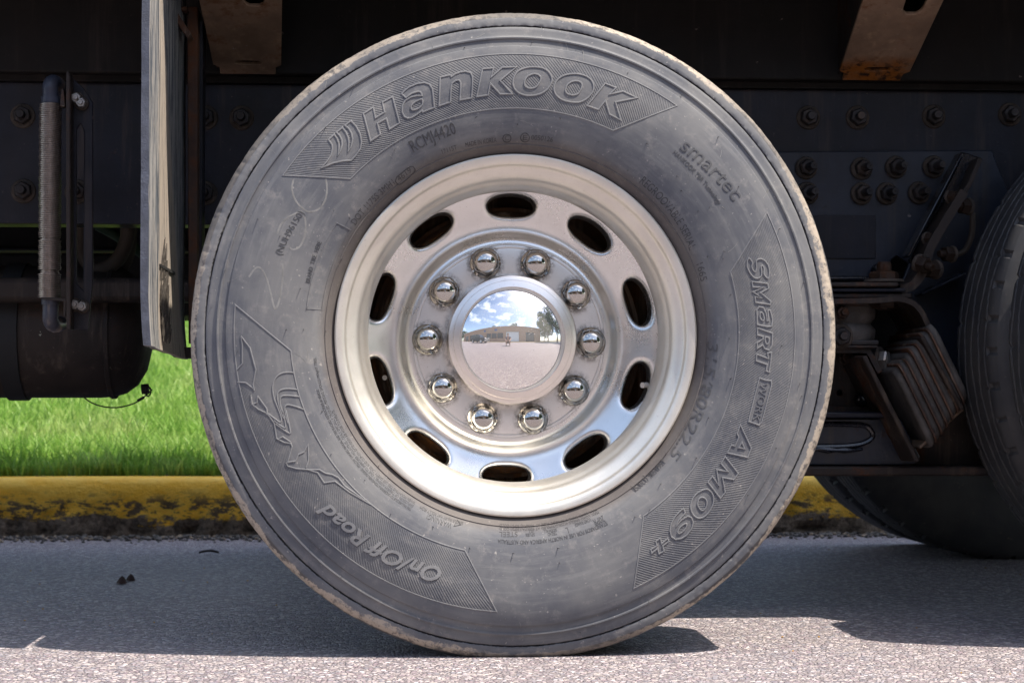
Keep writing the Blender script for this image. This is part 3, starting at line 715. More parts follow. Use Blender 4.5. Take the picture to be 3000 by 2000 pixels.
for s, p0, p1, h in (('DOT 1175S 3MH1', (1042,660), (1158,540), 19), ('4619', (1170,533), (1207,504), 16), ('17115T', (1297,452), (1340,438), 13), ('MADE IN KOREA', (1365,432), (1455,417), 13), ('0050126', (1556,410), (1618,417), 14), ('E', (1531,411), (1545,411), 14), ('C', (1479,412), (1491,411), 13),
  ('(NUH96150)', (824,748), (892,625), 20), ('BRAND  TIRE  HERE', (908,830), (943,710), 13), ('REGROOVABLE', (1872,535), (1985,660), 24), ('SERIAL', (1990,668), (2020,735), 22), ('1665', (2040,775), (2052,825), 20),
  ('STANDARDS FOR USE IN NORTH AMERICA AND AUSTRALIA', (1776,1526), (1459,1578), 12), ('STEEL', (1516,1556), (1463,1556), 15), ('5PLIES', (1566,1560), (1540,1562), 9), ('1PLY', (1563,1551), (1548,1552), 8), ('TREAD', (1630,1556), (1604,1560), 9), ('SIDEWALL', (1630,1546), (1592,1551), 9), ('L', (1662,1543), (1655,1545), 18),
  ('20PR', (1765,1508), (1735,1522), 20), ('LOAD RANGE', (1728,1516), (1682,1532), 11), ('MAX. LOAD SINGLE 4125KG(9090LBS) AT 900KPA(130PSI) COLD', (1752,1496), (1464,1543), 8), ('MAX. LOAD DUAL 3750KG(8270LBS) AT 900KPA(130PSI) COLD', (1746,1488), (1464,1533), 8),
  ('WARNING!', (1325,1532), (1255,1503), 16), ('SERIOUS INJURY MAY RESULT FROM:', (1358,1528), (1232,1480), 9)):
    arc_text(b, s, p0, p1, h, .0005, -.004)
for r_, a1, a0, s in ((592, 240, 196, 'TIRE FAILURE DUE TO UNDERINFLATION/OVERLOADING - FOLLOW OWNERS MANUAL AND TIRE PLACARD INSTRUCTIONS IN VEHICLE.'),
  (581, 240, 187, 'EXPLOSION OF TIRE/RIM ASSEMBLY DUE TO IMPROPER MOUNTING - ONLY SPECIALLY TRAINED PERSONS SHOULD MOUNT TIRES.'),
  (570, 240, 203, 'WHEN MOUNTING TIRE, USE SAFETY CAGE AND CLIP-ON EXTENSION AIR HOSE TO INFLATE.')):
    arc_text(b, s, (1503+r_*math.cos(R(a1)), 976-r_*math.sin(R(a1))), (1503+r_*math.cos(R(a0)), 976-r_*math.sin(R(a0))), 8, .0004)
ridge(b, [side_pt(1538+13*math.cos(k*.4), 404+13*math.sin(k*.4)) for k in range(16)], True, .0016, .0008)
ridge(b, [side_pt(1485+12*math.cos(k*.4), 406+12*math.sin(k*.4)) for k in range(16)], True, .0016, .0008)
ridge(b, [side_pt(*q) for q in ((1166,541),(1158,532),(1162,520),(1198,490),(1210,488),(1217,498),(1212,508),(1178,538))], True, .0018, .0008)
ridge(b, [side_pt(*q) for q in ((1340,1522),(1330,1540),(1350,1536))], True, .0014, .0008)
bx = []
for (r_, a0, a1) in ((609, 173.2, 148.0), (564, 147.6, 173.0)):
    bx += [(1503+r_*math.cos(R(a0+(a1-a0)*i/10)), 976-r_*math.sin(R(a0+(a1-a0)*i/10))) for i in range(11)]
bb = MB(); ridge(bb, [side_pt(*q) for q in bx], True, .0024, .0010); wpart(bb, 'brand_box_border', M['rubber'], 30)
wpart(b, 'regulation_lettering', M['rubber_dark'], 30)
# faded chalk strokes
b = MB()
for q in ([(905,140),(890,220),(920,320),(980,390),(1040,425),(1120,405),(1180,330),(1200,230),(1190,130)],[(760,620),(790,540),(850,480),(920,440),(980,430),(1010,520),(1000,640),(960,730),(900,760),(870,740)],[(510,1000),(560,930),(610,920),(660,1000),(700,1130),(740,1280),(780,1200),(800,1080),(810,960),(805,880)]):
    ridge(b, T(560,480,3.016, spline(q, 5)), False, .0048, .00012)
wpart(b, 'chalk_mark', M['chalk'], None, label='faded chalk scrawl on the left of the tyre')
b = MB()
for i in range(70):                                         # light scuffs and scratches
    a = random.uniform(0, 360); r_ = random.uniform(.33, .515); p = pol(r_, a); d_ = random.uniform(0, math.pi); l_ = random.uniform(.004, .03)
    ridge(b, [(p[0]+math.cos(d_+.3*t)*l_*t, p[1]+math.sin(d_+.3*t)*l_*t) for t in (0, .35, .7, 1)], False, random.uniform(.0006, .0013), .0002)
wpart(b, 'scuff_marks', M['chalk'], None, kind='stuff')
# little rubber vent hairs left by the mould
hairs = [(1040,250),(955,372),(1157,438),(1393,345),(1642,348),(1692,138),(1840,212),(1998,275),(1517,366),(1752,415),(1893,420),(1983,515),(2103,402),(2045,620),(2078,607),(1838,500),(2120,755),(2072,752),(2234,830),(2282,672),(2355,825),(2120,735),(2140,862),(2083,875),(2290,1010),(2345,1120),(2137,988),(2139,1110),(2075,1222),(2275,1312),(2350,1160),(1937,1415),(2040,1340),(1952,1330),(1862,1510),(1500,1632),(1633,1605),(1640,1645),(1500,1532),(1502,1620),(1375,1603),(1268,1540),(1290,1483),(1145,1505),(1070,1405),(1110,1365),(970,1330),(945,1205),(935,1085),(838,965),(890,965),(955,968),(1003,758),(980,612),(945,590),(1025,640),(880,845),(695,1030),(648,1125),(660,788),(755,640),(820,690),(1480,1810),(1000,1690),(910,1600),(1720,1492),(1700,1850),(1900,1760),(2190,1450),(1850,1230),(1995,560),(2165,545),(1905,1490),(1360,140),(1560,122),(1270,545),(1215,590),(900,900),(620,900)]
b = MB()
for hx, hy in hairs:
    q = side_pt(hx, hy); p = Vector(on_side(q[0], q[1], -.0008)); rr = math.hypot(*q)
    if not .315 < rr < .51: continue
    ln = random.uniform(.003, .0075); j = Vector((random.uniform(-.4,.4), -1, random.uniform(-.4,.4)))*ln
    b.tube([p, p+j*.5+Vector((0,0,-.0002)), p+j+Vector((0,0,-.0008))], [.00075,.0006,.0005], 5)
wpart(b, 'vent_hairs', M['rubber_dark'], None, kind='stuff')
# ------------------------------------------------------------------ truck: frame, body, brackets
XU, ZV, NY = (1,0,0), (0,0,1), (0,1,0)
def poly(pts, y): return [(W(a, b, y).x, W(a, b, y).z) for a, b in pts]
def plate(name, mat, pts, y0, y1, holes=(), bevel=.002, parent=None, label=None, sharp=35):
    """plate standing across the view, measured at its near face y0 and reaching back to y1"""
    b = MB(); b.prism(poly(pts, y0), [poly(h, y0) for h in holes], (0, y0, 0), XU, ZV, NY, y1-y0)
    return part(b, name, mat, parent, sharp, bevel, label)
def pxbox(name, mat, x0, y0_, x1, y1_, ya, yb, **k):
    return plate(name, mat, [(x0,y0_),(x1,y0_),(x1,y1_),(x0,y1_)], ya, yb, **k)
def strap(pts, t, ns=1):
    """closed outline of a bent strap of thickness t (photo units) along a centre line"""
    P = [np.array(p, float) for p in pts]; L_, R_ = [], []
    for i in range(len(P)):
        d = P[min(i+1, len(P)-1)]-P[max(i-1, 0)]; d /= np.linalg.norm(d); n = np.array([-d[1], d[0]])
        L_.append(tuple(P[i]+n*t/2)); R_.append(tuple(P[i]-n*t/2))
    return L_+R_[::-1]
YR = .79
zb, zt = W(1500, 663, YR).z, W(1500, 254, YR).z
for yy, s_ in ((YR, 1), (1.65, -1)):                        # two frame rails, open channels
    b = MB(); d_ = .09*s_; t_ = .008
    sec = [(yy,zb),(yy,zt),(yy+d_,zt),(yy+d_,zt-t_),(yy+t_*s_,zt-t_),(yy+t_*s_,zb+t_),(yy+d_,zb+t_),(yy+d_,zb)]
    b.prism(sec, [], (-3.2,0,0), (0,1,0), (0,0,1), (1,0,0), 6.6)
    part(b, 'frame_rail', M['black_paint'], None, 30, .003)
b = MB(); b.box((-3.2,.742,zt+.012), (3.4,.80,1.52)); part(b, 'body_sill', M['sill_steel'], None, 30, .004)
b = MB(); b.box((-3.2,1.64,zt+.012), (3.4,1.70,1.52)); part(b, 'body_sill', M['sill_steel'], None, 30, .004)
b = MB(); b.box((-3.2,.775,zt), (3.4,1.675,zt+.012)); part(b, 'sill_strip', M['sill_steel'], None)
# body: floor, sides; stays above the picture and throws its shade
b = MB(); b.box((-3.3,.20,1.36), (3.5,2.24,1.40)); part(b, 'body_floor', M['sill_steel'])
b = MB(); b.box((-3.3,.20,1.40), (3.5,.25,3.4)); part(b, 'body_side', M['black_paint'])
b = MB(); b.box((-3.3,2.19,1.40), (3.5,2.24,3.4)); part(b, 'body_side', M['black_paint'])
b = MB(); b.box((-3.35,.20,1.40), (-3.3,2.24,3.6)); part(b, 'body_front', M['black_paint'])
b = MB(); b.box((3.5,.20,1.40), (3.55,2.24,3.4)); part(b, 'tailgate', M['black_paint'])
# tapered crossmembers that carry the body, each a folded plate with slots
def crossmember(xc, w0, w1, lean, mat):
    A = Vector((xc, .742, 1.084)); B = Vector((xc+lean, .22, 1.345)); v = (B-A); Lg = v.length; v.normalize()
    n = Vector((0, v.z, -v.y))                               # outward (down and towards the road)
    rnd = lambda cx, cy, a, c_, k=14: [(cx+a*math.copysign(abs(math.cos(2*math.pi*i/k))**.6, math.cos(2*math.pi*i/k)), cy+c_*math.copysign(abs(math.sin(2*math.pi*i/k))**.6, math.sin(2*math.pi*i/k))) for i in range(k)]
    out = [(-w0/2+.012,0),(w0/2-.012,0),(w0/2-.012,.022),(w0/2,.03),(w1/2,Lg),(-w1/2,Lg),(-w0/2,.03),(-w0/2+.012,.022)]
    b = MB(); b.prism(out, [rnd(.002, .038, .026, .0065), rnd(-.004+.03, .265, .021, .045)], A, (1,0,0), v, -n*-1, -.008)
    o = part(b, 'crossmember', mat, None, 30, .002)
    for s_ in (-1, 1):
        q = MB(); x0 = xc+s_*(w0/2-.004); x1 = xc+lean+s_*(w1/2-.004)
        q.add([(x0,.742,1.09),(x0-.008*s_,.742,1.09),(x0-.008*s_,.742,1.36),(x0,.742,1.36),(x1,.22,1.35),(x1-.008*s_,.22,1.35),(x1-.008*s_,.22,1.36),(x1,.22,1.36)],
              [(0,1,2,3),(4,7,6,5),(0,4,5,1),(1,5,6,2),(2,6,7,3),(3,7,4,0)])
        qq = q.build('flange', M['rusty'], o, 30)
    return o
pc = W(2552, 245, .742); crossmember(pc.x, .145, .175, .01, M['rusted_tan'])
pc = W(727, 240, .742); crossmember(pc.x, .135, .195, 0, M['tan_steel'])
pc = W(3600, 240, .742); crossmember(pc.x, .14, .18, 0, M['tan_steel'])
M['washer'] = plain('dust caked washer', (.042,.031,.024), .85, 0, .45, 40, .4)
# hex bolts: washer, nut and stud
def bolt_mesh(name, mat, rn=.0165, stud=.022, wf=1.0):
    b = MB(); b.lathe([(.001,.0002),(rn*1.55*wf,.0002),(rn*1.5*wf,-.0022),(rn*1.42*wf,-.0045),(.001,-.0045)], 24, mi=1)
    b.lathe([(rn*1.14,-.004),(rn*1.14,-.015),(rn*.98,-.0185),(.001,-.0185)], 6)
    b.lathe([(rn*.56,-.016),(rn*.56,-.016-stud*.8),(rn*.46,-.016-stud),(.001,-.016-stud)], 14)
    return b.mesh(name, [mat, M['washer']], 25)
BM = bolt_mesh('bolt', M['bolt']); BMl = bolt_mesh('bolt', M['bolt'], .0155, .034); BMr = bolt_mesh('bolt', M['rust_bolt'], .0115, .014, .8)
def bolt(px, py, y, me=BM, rot=(0,0,0), s=1):
    p = W(px, py, y); o = inst('bolt', me, truck, p+TR, (rot[0], random.uniform(0, 1) if rot == (0,0,0) else rot[1], rot[2]), s); return o
for px, py in ((67,340),(69,560),(603,345),(708,346),(601,566),(226,562)): bolt(px, py, YR)
for px, py in ((2368,345),(2512,345),(2735,342),(2958,336)): bolt(px, py, YR)
for px, py in ((2362,492),(2524,494),(2625,490),(2735,489),(2366,566),(2524,567),(2598,567),(2692,565)): bolt(px, py, .772, BMl, (0, .3, .12))
# hanger plate on the right, with openings
plate('hanger_plate', M['blue_steel'], [(2200,446),(2905,440),(2985,640),(2940,900),(2900,1190),(2200,1190)], .774, .788,
      [[(2606,832),(2610,762),(2628,748),(2664,772),(2640,832)], [(2548,895),(2640,892),(2700,975),(2690,1010),(2600,1030),(2548,1005)]])
plate('patch_plate', M['black_paint'], [(2200,630),(2566,630),(2566,757),(2200,757)], .770, .774, bevel=.001)
plate('hanger_flange', M['gloss_black'], [(2200,808),(2560,808),(2560,824),(2200,824)], .735, .774, bevel=.004)
plate('stay', M['blue_steel'], strap([(2700,862),(2830,800)], 9), .72, .774, bevel=.003)
# inclined channel with its bolted strap
plate('channel_web', M['gloss_black'], [(2662,765),(2826,446),(2872,462),(2752,700),(2700,790)], .685, .695)
plate('channel_flange', M['gloss_black'], strap([(2662,752),(2822,446)], 9), .64, .69, bevel=.003)
plate('channel_flange', M['rusty'], strap([(2874,462),(2838,545),(2800,600)], 14), .63, .69, bevel=.003)
st = plate('clamp_strap', M['rusty'], strap(spline([(2826,560),(2770,650),(2725,730),(2708,790),(2675,835),(2640,848)], 5), 26), .60, .68, bevel=.004)
for px, py, y, me, r_, s in ((2782,578,.63,BMr,(0,0,.5),1.0),(2715,700,.63,BMr,(0,0,.5),1.0),(2690,770,.60,BMr,(.3,0,.6),1.3),(2838,605,.64,BMr,(0,0,-1.1),1.25),(2790,745,.64,BMr,(0,0,-1.1),1.2),(2742,790,.62,BMr,(0,0,-1.0),1.4)):
    bolt(px, py, y, me, r_, s)
b = MB(); b.tube([W(*q, .70) for q in spline([(2850,625),(2846,690),(2825,735),(2790,748)], 6)], .006, 8); part(b, 'brake_line', M['hose'])
# stack of spring plates, bushing and bent saddle
for i, (x1, ya, yb, mt) in enumerate(((2632,826,840,'rusty'),(2655,843,856,'black_paint'),(2672,859,874,'rusty'))):
    pxbox('spring_plate', M[mt], 2300, ya, x1, yb, .56+.006*i, .765, bevel=.003)
p = W(2590, 818, .6); inst('bolt', bolt_mesh('bolt', M['rust_bolt'], .024, .02), truck, W(2590,826,.60)+TR, (-math.pi/2, 0, 0), 1.1)
inst('bolt', bolt_mesh('bolt', M['rust_bolt'], .024, .006), truck, W(2590,876,.60)+TR, (math.pi/2, 0, 0), 1.0)
plate('washer_plate', M['bolt'], [(2605,800),(2575,770),(2560,780),(2572,812)], .735, .765, bevel=.004)
plate('saddle', M['rusty'], strap(spline([(2330,884),(2560,880),(2640,876),(2690,900),(2722,958),(2760,1050),(2800,1160),(2816,1192)], 4), 15), .545, .765, bevel=.003)
pxbox('spring_plate', M['rusty'], 2300, 882, 2548, 896, .565, .74, bevel=.003)
c0 = W(2435, 950, .66); k = .66-CAM.y
prof = [(h_, z_) for h_, z_ in ((.07,-.038),(.083,-.038),(.086,-.028),(.088,-.012),(.078,.000),(.087,.012),(.088,.026),(.084,.040),(.07,.046))]
b = MB(); b.lathe(prof, 40, 'Z', c0); part(b, 'rubber_bushing', M['bellows'], None, 50)
pxbox('bushing_plate', M['bolt'], 2330, 996, 2575, 1010, .58, .76, bevel=.002)
pxbox('bushing_plate', M['rusty'], 2330, 1011, 2572, 1020, .575, .76, bevel=.002)
plate('clip_bracket', M['rusty'], strap(spline([(2300,1028),(2520,1026),(2548,1036),(2562,1060),(2578,1090)], 4), 15), .585, .75, bevel=.003)
plate('bracket_plate', M['rusty'], [(2200,1030),(2550,1030),(2600,1110),(2640,1215),(2200,1215)], .69, .70, [[(2461+8*math.cos(i*.52), 1150+8*math.sin(i*.52)) for i in range(12)]])
for px, py, y, me in ((2522,1078,.64,BMr),(2478,1048,.66,BMr),(2465,916,.57,BMr),(2462,985,.575,BM),(2563,1152,.66,BMr),(2640,1292,.60,BMr)): bolt(px, py, y, me)
inst('bolt', bolt_mesh('bolt', M['bright_bolt'], .018, .004), truck, W(2576,1055,.62)+TR, (0, 0, 1.0), 1.0)
b = MB(); q = W(2528,1170,.66); b.lathe([(.001,-.017),(.008,-.015),(.0135,-.009),(.016,0),(.0135,.009),(.012,.03)], 20, 'Y', q); part(b, 'ball_knob', M['gloss_black'])
# slanted end plates and the ribbed rubber bolster between them
plate('end_plate', M['rusty'], strap([(2532,1042),(2690,1352)], 15), .50, .76, bevel=.003)
a0, a1 = np.array((2585,1088.)), np.array((2698,1318.)); g = np.array((126,-120.))
nl = 7
def pad(name, mat, p0, p1, g0, g1, ya, yb, rad, bulge):
    """rounded pad of the bolster: outline in its own plane, given thickness along the stack"""
    P0, P1 = Vector((W(*p0, .6).x, 0, W(*p0, .6).z)), Vector((W(*p1, .6).x, 0, W(*p1, .6).z)); t = P1-P0; Lt = t.length; t.normalize()
    o0 = W(*p0, .6); G0 = W(*(np.array(p0)+g0), .6)-o0; G1 = W(*(np.array(p0)+g1), .6)-o0; n = 6
    out = []
    for cx, cy, a0_ in ((Lt-rad, yb-rad, 0), (rad, yb-rad, 90), (rad, ya+rad, 180), (Lt-rad, ya+rad, 270)):
        for k in range(n+1):
            a = R(a0_+90*k/n); out.append((cx+rad*math.cos(a), cy+rad*math.sin(a), math.cos(a), math.sin(a)))
    rows = ((0, 0), (.12, bulge*.6), (.5, bulge), (.88, bulge*.6), (1, 0)); vs = []
    for f_, bu in rows:
        g_ = G0+(G1-G0)*f_
        for (tt, yy_, nx_, ny_) in out:
            w_ = .0012*mnoise.noise(Vector((tt*90, yy_*60, f_*3+g0[0])))
            q = P0+t*(tt+nx_*(bu+w_))+g_; vs.append((q.x, yy_+ny_*(bu+w_), q.z))
    m_ = len(out); b = MB(); b.add(vs, [(i*m_+k, i*m_+(k+1) % m_, (i+1)*m_+(k+1) % m_, (i+1)*m_+k) for i in range(4) for k in range(m_)]+[tuple(range(m_)), tuple(4*m_+k for k in range(m_))])
    return part(b, name, mat, None, 50)
for i in range(nl):
    ext = .05*((i*37) % 5-2)/2; A = a0+(a1-a0)*(-.10*(i/nl)+.03); Bq = a0+(a1-a0)*(.95-.02*i)
    pad('rubber_layer', M['bellows'], A, Bq, g*(i/nl), g*((i+1)/nl), .520, .75, .022, .006)
    if i:
        A = a0+(a1-a0)*(-.10*(i/nl)-.005+ext*.6); Bq = a0+(a1-a0)*(.985-.02*i)
        pad('steel_shim', M['rust_bar'], A, Bq, g*(i/nl-.020), g*(i/nl+.012), .509, .76, .018, .0)
plate('end_plate', M['rusty'], strap([(2702,985),(2822,1200)], 13), .50, .76, bevel=.003)
plate('bolster_ledge', M['tan_steel'], strap([(2694,1312),(2822,1196)], 9), .53, .75, bevel=.002)
# equaliser beam
plate('beam_web', M['rusty'], [(2200,1190),(2880,1190),(2935,1364),(2200,1364)], .66, .70)
plate('beam_face', M['blue_steel'], [(2200,1228),(2640,1228),(2694,1335),(2692,1352),(2660,1362),(2200,1362)], .61, .625)
pxbox('beam_rib', M['black_paint'], 2200, 1206, 2618, 1224, .57, .66, bevel=.003)
pxbox('beam_flange', M['rusty'], 2200, 1366, 2912, 1394, .575, .80, bevel=.004)
b = MB(); ring = [W(*q, .608) for q in spline([(2250,1246),(2400,1242),(2520,1244),(2550,1258),(2556,1280),(2530,1298),(2480,1306),(2400,1308),(2250,1310)], 6)]
b.tube(ring, .0055, 8); part(b, 'weld_bead', M['gloss_black'])
b = MB(); ring = [W(2380+i*24+random.uniform(-4,4), 1316+random.uniform(-3,3), .607) for i in range(7)]; b.tube(ring, [.003,.005,.007,.004,.006,.004,.003], 8); part(b, 'weld_bead', M['gloss_black'])
# axles and differential bulk
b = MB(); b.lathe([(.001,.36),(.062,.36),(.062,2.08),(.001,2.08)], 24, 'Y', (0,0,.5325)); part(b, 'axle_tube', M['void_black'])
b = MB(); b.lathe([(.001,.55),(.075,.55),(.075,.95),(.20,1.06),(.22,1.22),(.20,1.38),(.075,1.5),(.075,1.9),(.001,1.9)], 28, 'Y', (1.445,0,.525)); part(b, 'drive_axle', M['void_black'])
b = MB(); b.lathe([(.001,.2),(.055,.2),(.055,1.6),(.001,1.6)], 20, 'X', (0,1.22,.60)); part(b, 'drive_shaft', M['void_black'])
# ---- dual drive wheels at the right: four alike tyres with worn zigzag grooves
RD = .525
prof = [(.300,.05),(.305,.03),(.33,.012),(.38,.002),(.43,.0),(.47,.006),(.495,.014),(.512,.022)]
yy = np.linspace(.024, .262, 84); N = 600; vs = []; gro = [(.060,7),(.100,7),(.143,7),(.186,7),(.226,7)]
m_ = len(prof)
tri = lambda t: abs((t % 1)*4-2)-1
for i in range(N):
    a = 2*math.pi*i/N; ca, sa = math.cos(a), math.sin(a)
    for r, h in prof: vs.append((r*ca, h, r*sa))
    for j, y in enumerate(yy):
        e_ = abs(y-.143)/.119; r = RD-.010*max(0, (e_-.80)/.2)**2.2-.0015*e_*e_
        for gi, (gy, _) in enumerate(gro):
            c_ = gy+.0042*tri(a*26/(2*math.pi)+gi*.5)
            dd = abs(y-c_); dep = .0075 if gi in (1,2,3) else .0055
            if dd < .0034: r -= dep*(1-max(0, (dd-.0022)/.0012))
        ph = (a*52/(2*math.pi)) % 1
        if e_ > .80 and ph < .16: r -= .006                 # shoulder notches
        if .5 < e_ < .8 and ph < .05: r -= .003
        vs.append((r*ca, y, r*sa))
    for r, h in reversed(prof): vs.append((r*ca, .286-h, r*sa))
K = 2*m_+len(yy); b = MB(); b.add(vs, [(i*K+j, ((i+1) % N)*K+j, ((i+1) % N)*K+j+1, i*K+j+1) for i in range(N) for j in range(K-1)])
m = NM('worn dark tread rubber', 'object')
n1 = m.noise(9, 5, .6); n2 = m.noise(70, 4, .7)
c = m.mix(m.ramp(n1, .35, .65), (.022,.023,.028), (.042,.041,.042)); c = m.mix(m.ramp(n2, .62, .74, 0, .6), c, (.15,.12,.095))
m.set('Base Color', c).set('Roughness', .62).bump(n2, .3, .0015); M['tread'] = m.m
TM = b.mesh('tyre', M['tread'], 40)
DR = [(.30,.05),(.302,.035),(.298,.03),(.285,.04),(.262,.07),(.25,.10),(.25,.13),(.20,.145),(.11,.15),(.10,.10),(.04,.09),(.001,.09)]
DMh = MB().lathe(DR, 64).mesh('drive_wheel', M['bolt'], 35)
DX = 1.426
for y0, flip in ((0.0, 0), (.325, 1), (1.83, 0), (2.155, 1)):
    wd = inst('drive_wheel', DMh, truck, Vector((DX, y0+(.286 if flip else 0), RD-.004))+TR, (0, 0, math.pi if flip else 0))
    ty = inst('tyre', TM, wd, (0, 0, 0), (0, random.uniform(0, 6), 0)); ty['label'] = 'worn dark drive tyre with zigzag grooves'
# far wheel of the same axle as the big wheel
fw = inst('wheel', wheel.data, truck, Vector((0, 2.44, .5325))+TR, (0, 0, math.pi)); fw['label'] = 'wheel on the far side of the axle'
ft = inst('tyre', tyre.data, fw, (0, 0, 0))
# ------------------------------------------------------------------ left of the tyre
m = NM('scuffed poly mudguard')
xyz = m.sep(); st = m.scaled((3, 3, .25)); n1 = m.noise(9, 6, .7, st); n2 = m.noise(60, 5, .75, m.scaled((.9,.9,.25))); n3 = m.noise(5, 3)
nf = m.noise(34, 5, .85, m.scaled((1.6,1.6,.14)))
c = m.mix(m.ramp(n1, .35, .65), (.04,.05,.068), (.11,.125,.145))
c = m.mix(m.ramp(nf, .43, .56, 0, .85), c, (.36,.345,.33))
yb_ = m.math('ADD', m.math('MULTIPLY', xyz[2], -.17), m.math('MULTIPLY', m.math('SUBTRACT', n3, .5), .12))   # slanting tan band: dust plus the sunlit strip painted into its colour
yj = m.math('ADD', xyz[1], m.math('MULTIPLY', m.math('ADD', m.math('SUBTRACT', n1, .5), m.math('SUBTRACT', nf, .5)), .11))
fb = m.math('MULTIPLY', m.ramp(yj, .17, .22), m.ramp(m.math('ADD', yj, m.math('MULTIPLY', xyz[2], .6)), .935, .905))
fb = m.math('MULTIPLY', fb, m.ramp(m.math('ADD', m.math('MULTIPLY', n2, .5), m.math('MULTIPLY', nf, .5)), .36, .56, .3, 1))
c = m.mix(fb, c, (.40,.34,.28))
c = m.mix(m.ramp(n2, .55, .66, 0, .9), c, (.32,.29,.26))
m.set('Base Color', c).set('Roughness', .8).set('Specular IOR Level', .25).bump(m.math('ADD', n1, n2), .6, .003); M['guard'] = m.m
M['guard_edge'] = plain('blue black poly edge', (.055,.062,.085), .45, 0, .25, 40, .5)
xg = W(435, 500, .05).x
zlo = W(500, 1022, .3).z
b = MB(); vs = []; NZ = 40; ys_ = list(np.linspace(.048, .66, 14)); rim_ = [(0, y_) for y_ in ys_]+[(-.013, y_) for y_ in reversed(ys_)]
for i in range(NZ+1):
    z = zlo+(1.30-zlo)*i/NZ; cv = .007*max(0, (.64-z)/.13)**2 if z < .64 else 0
    for (dx_, yv) in rim_:
        k_ = .004*mnoise.noise(Vector((0, yv*3, z*4)))
        e_ = .0025*mnoise.noise(Vector((3, dx_*200, z*60)))+.002*mnoise.noise(Vector((3, 1, z*14))) if yv < .05 else 0
        vs.append((xg+cv+k_+dx_, yv+e_, z-.02*(yv-.045)+(.004*mnoise.noise(Vector((yv*30, dx_*90, 7))) if i == 0 else 0)))
n_ = len(rim_); b.add(vs, [(i*n_+j, i*n_+(j+1) % n_, (i+1)*n_+(j+1) % n_, (i+1)*n_+j) for i in range(NZ) for j in range(n_)]+[tuple(range(n_)), tuple(NZ*n_+q for q in range(n_))])
b.m = [1 if i % n_ == n_-1 and i < NZ*n_ else 0 for i in range(len(b.f))]
gd = part(b, 'mudguard', [M['guard'], M['guard_edge']], None, 40)
b = MB(); b.box((-.34,.045,1.19), (-.05,.35,1.20)); part(b, 'sun_blocker', M['black_paint'])  # unseen panel added to block a sliver of sun on the road
gd['label'] = 'thick scuffed black mudguard flap beside the tyre'
b = MB(); px_ = W(485, 905, .25)                             # ground-down patch low on the flap: frayed strands proud of the face
vs = []
for i in range(150):
    zz = random.uniform(zlo+.005, zlo+.165); top = (zz-zlo)/.165; half = .065*(1-max(0, top-.72)/.28*.8)
    y_ = random.uniform(.275-half, .275+half); l_ = random.uniform(.01, .035)
    b.tube([(xg+.0012+.001*random.random()+.007*max(0, (.64-zz)/.13)**2, y_, zz), (xg+.0035+.007*max(0, (.64-zz)/.13)**2, y_+random.uniform(-.002,.002), zz+l_)], [.0013,.0007], 5)
M['frayed'] = plain('frayed dark rubber', (.075,.065,.055), .9, 0, .5, 90)
fr_ = part(b, 'frayed_patch', M['frayed'], gd, None); fr_.location = (0,0,0); fr_['kind'] = 'stuff'
b = MB(); zc = W(490, 785, .3).z; b.box((xg-.002, .20, zc-.004), (xg+.0042, .44, zc+.001)); part(b, 'tear', M['void_black'], gd)
# steel bar and brace behind the flap
plate('guard_bar', M['rust_bar'], [(549,20),(579,20),(578,1006),(552,1006)], .60, .68, bevel=.002)
plate('guard_bar', M['black_paint'], [(580,60),(596,60),(590,1000),(579,1000)], .64, .70, bevel=.002)
plate('guard_brace', M['rust_bar'], [(455,-30),(478,-30),(560,100),(548,112)], .50, .56, bevel=.002)
plate('guard_clip', M['rust_bar'], [(512,20),(548,20),(548,32),(512,30)], .56, .60, bevel=.002)
plate('guard_foot', M['rusty'], [(495,1015),(600,1018),(600,1052),(505,1046)], .60, .70, bevel=.004)
# finned cooler tube with elbows on a slotted bracket
m = NM('dusty finned tube'); n2 = m.noise(80, 4)
m.set('Base Color', m.mix(m.ramp(n2, .35, .7), (.24,.20,.175), (.32,.27,.24))).set('Roughness', .30).set('Metallic', .75).bump(n2, .2, .001); M['fin'] = m.m
pt, pb_ = W(148, 304, .45), W(148, 872, .45); prof = []; nf = 104
for i in range(nf):
    z0 = pb_.z+(pt.z-pb_.z)*i/nf; dz = (pt.z-pb_.z)/nf
    k_ = .0205+.0006*math.sin(i*1.7)-(.003 if i in (13, 14, 31) else 0)
    prof += [(k_, z0), (k_, z0+dz*.55), (k_-.0035, z0+dz*.6), (k_-.0035, z0+dz*.95)]
b = MB(); b.lathe([(.001, pb_.z)]+prof+[(.001, pt.z)], 36, 'Z', (pt.x, .45, 0)); part(b, 'finned_cooler', M['fin'], None, 25)
M['fitting'] = steel('blue black fitting', (.03,.04,.065), .15, .2, .28)
for (a_, c_) in (((148,303),(148,262)), ((148,873),(148,925))):
    p0, p1 = W(*a_, .45), W(*c_, .45); s_ = 1 if p1.z > p0.z else -1
    b = MB(); b.tube([p0, p0+Vector((0,0,.012*s_))], .017, 12); b.tube(spline([p0, p0+(p1-p0)*.6, p1+Vector((0,0,.008*s_)), p1+Vector((.004,.02,.016*s_)), p1+Vector((.008,.06,.012*s_))], 4), .0145, 12)
    part(b, 'elbow_fitting', M['fitting'], None, 40)
plate('cooler_bracket', M['rusty'], [(193,212),(200,206),(206,222),(207,966),(194,960)], .42, .46, bevel=.002)
plate('cooler_bracket', M['black_paint'], [(206,222),(248,262),(272,300),(272,820),(258,968),(207,966)], .46, .468, [[(224,380),(236,362),(246,386),(244,850),(224,828)]], bevel=.002)
plate('cooler_tab', M['rusty'], [(180,262),(186,262),(190,312),(176,312)], .43, .46, bevel=.001)
plate('cooler_tab', M['rusty'], [(118,870),(194,873),(192,928),(186,926),(186,882),(118,876)], .43, .46, bevel=.001)
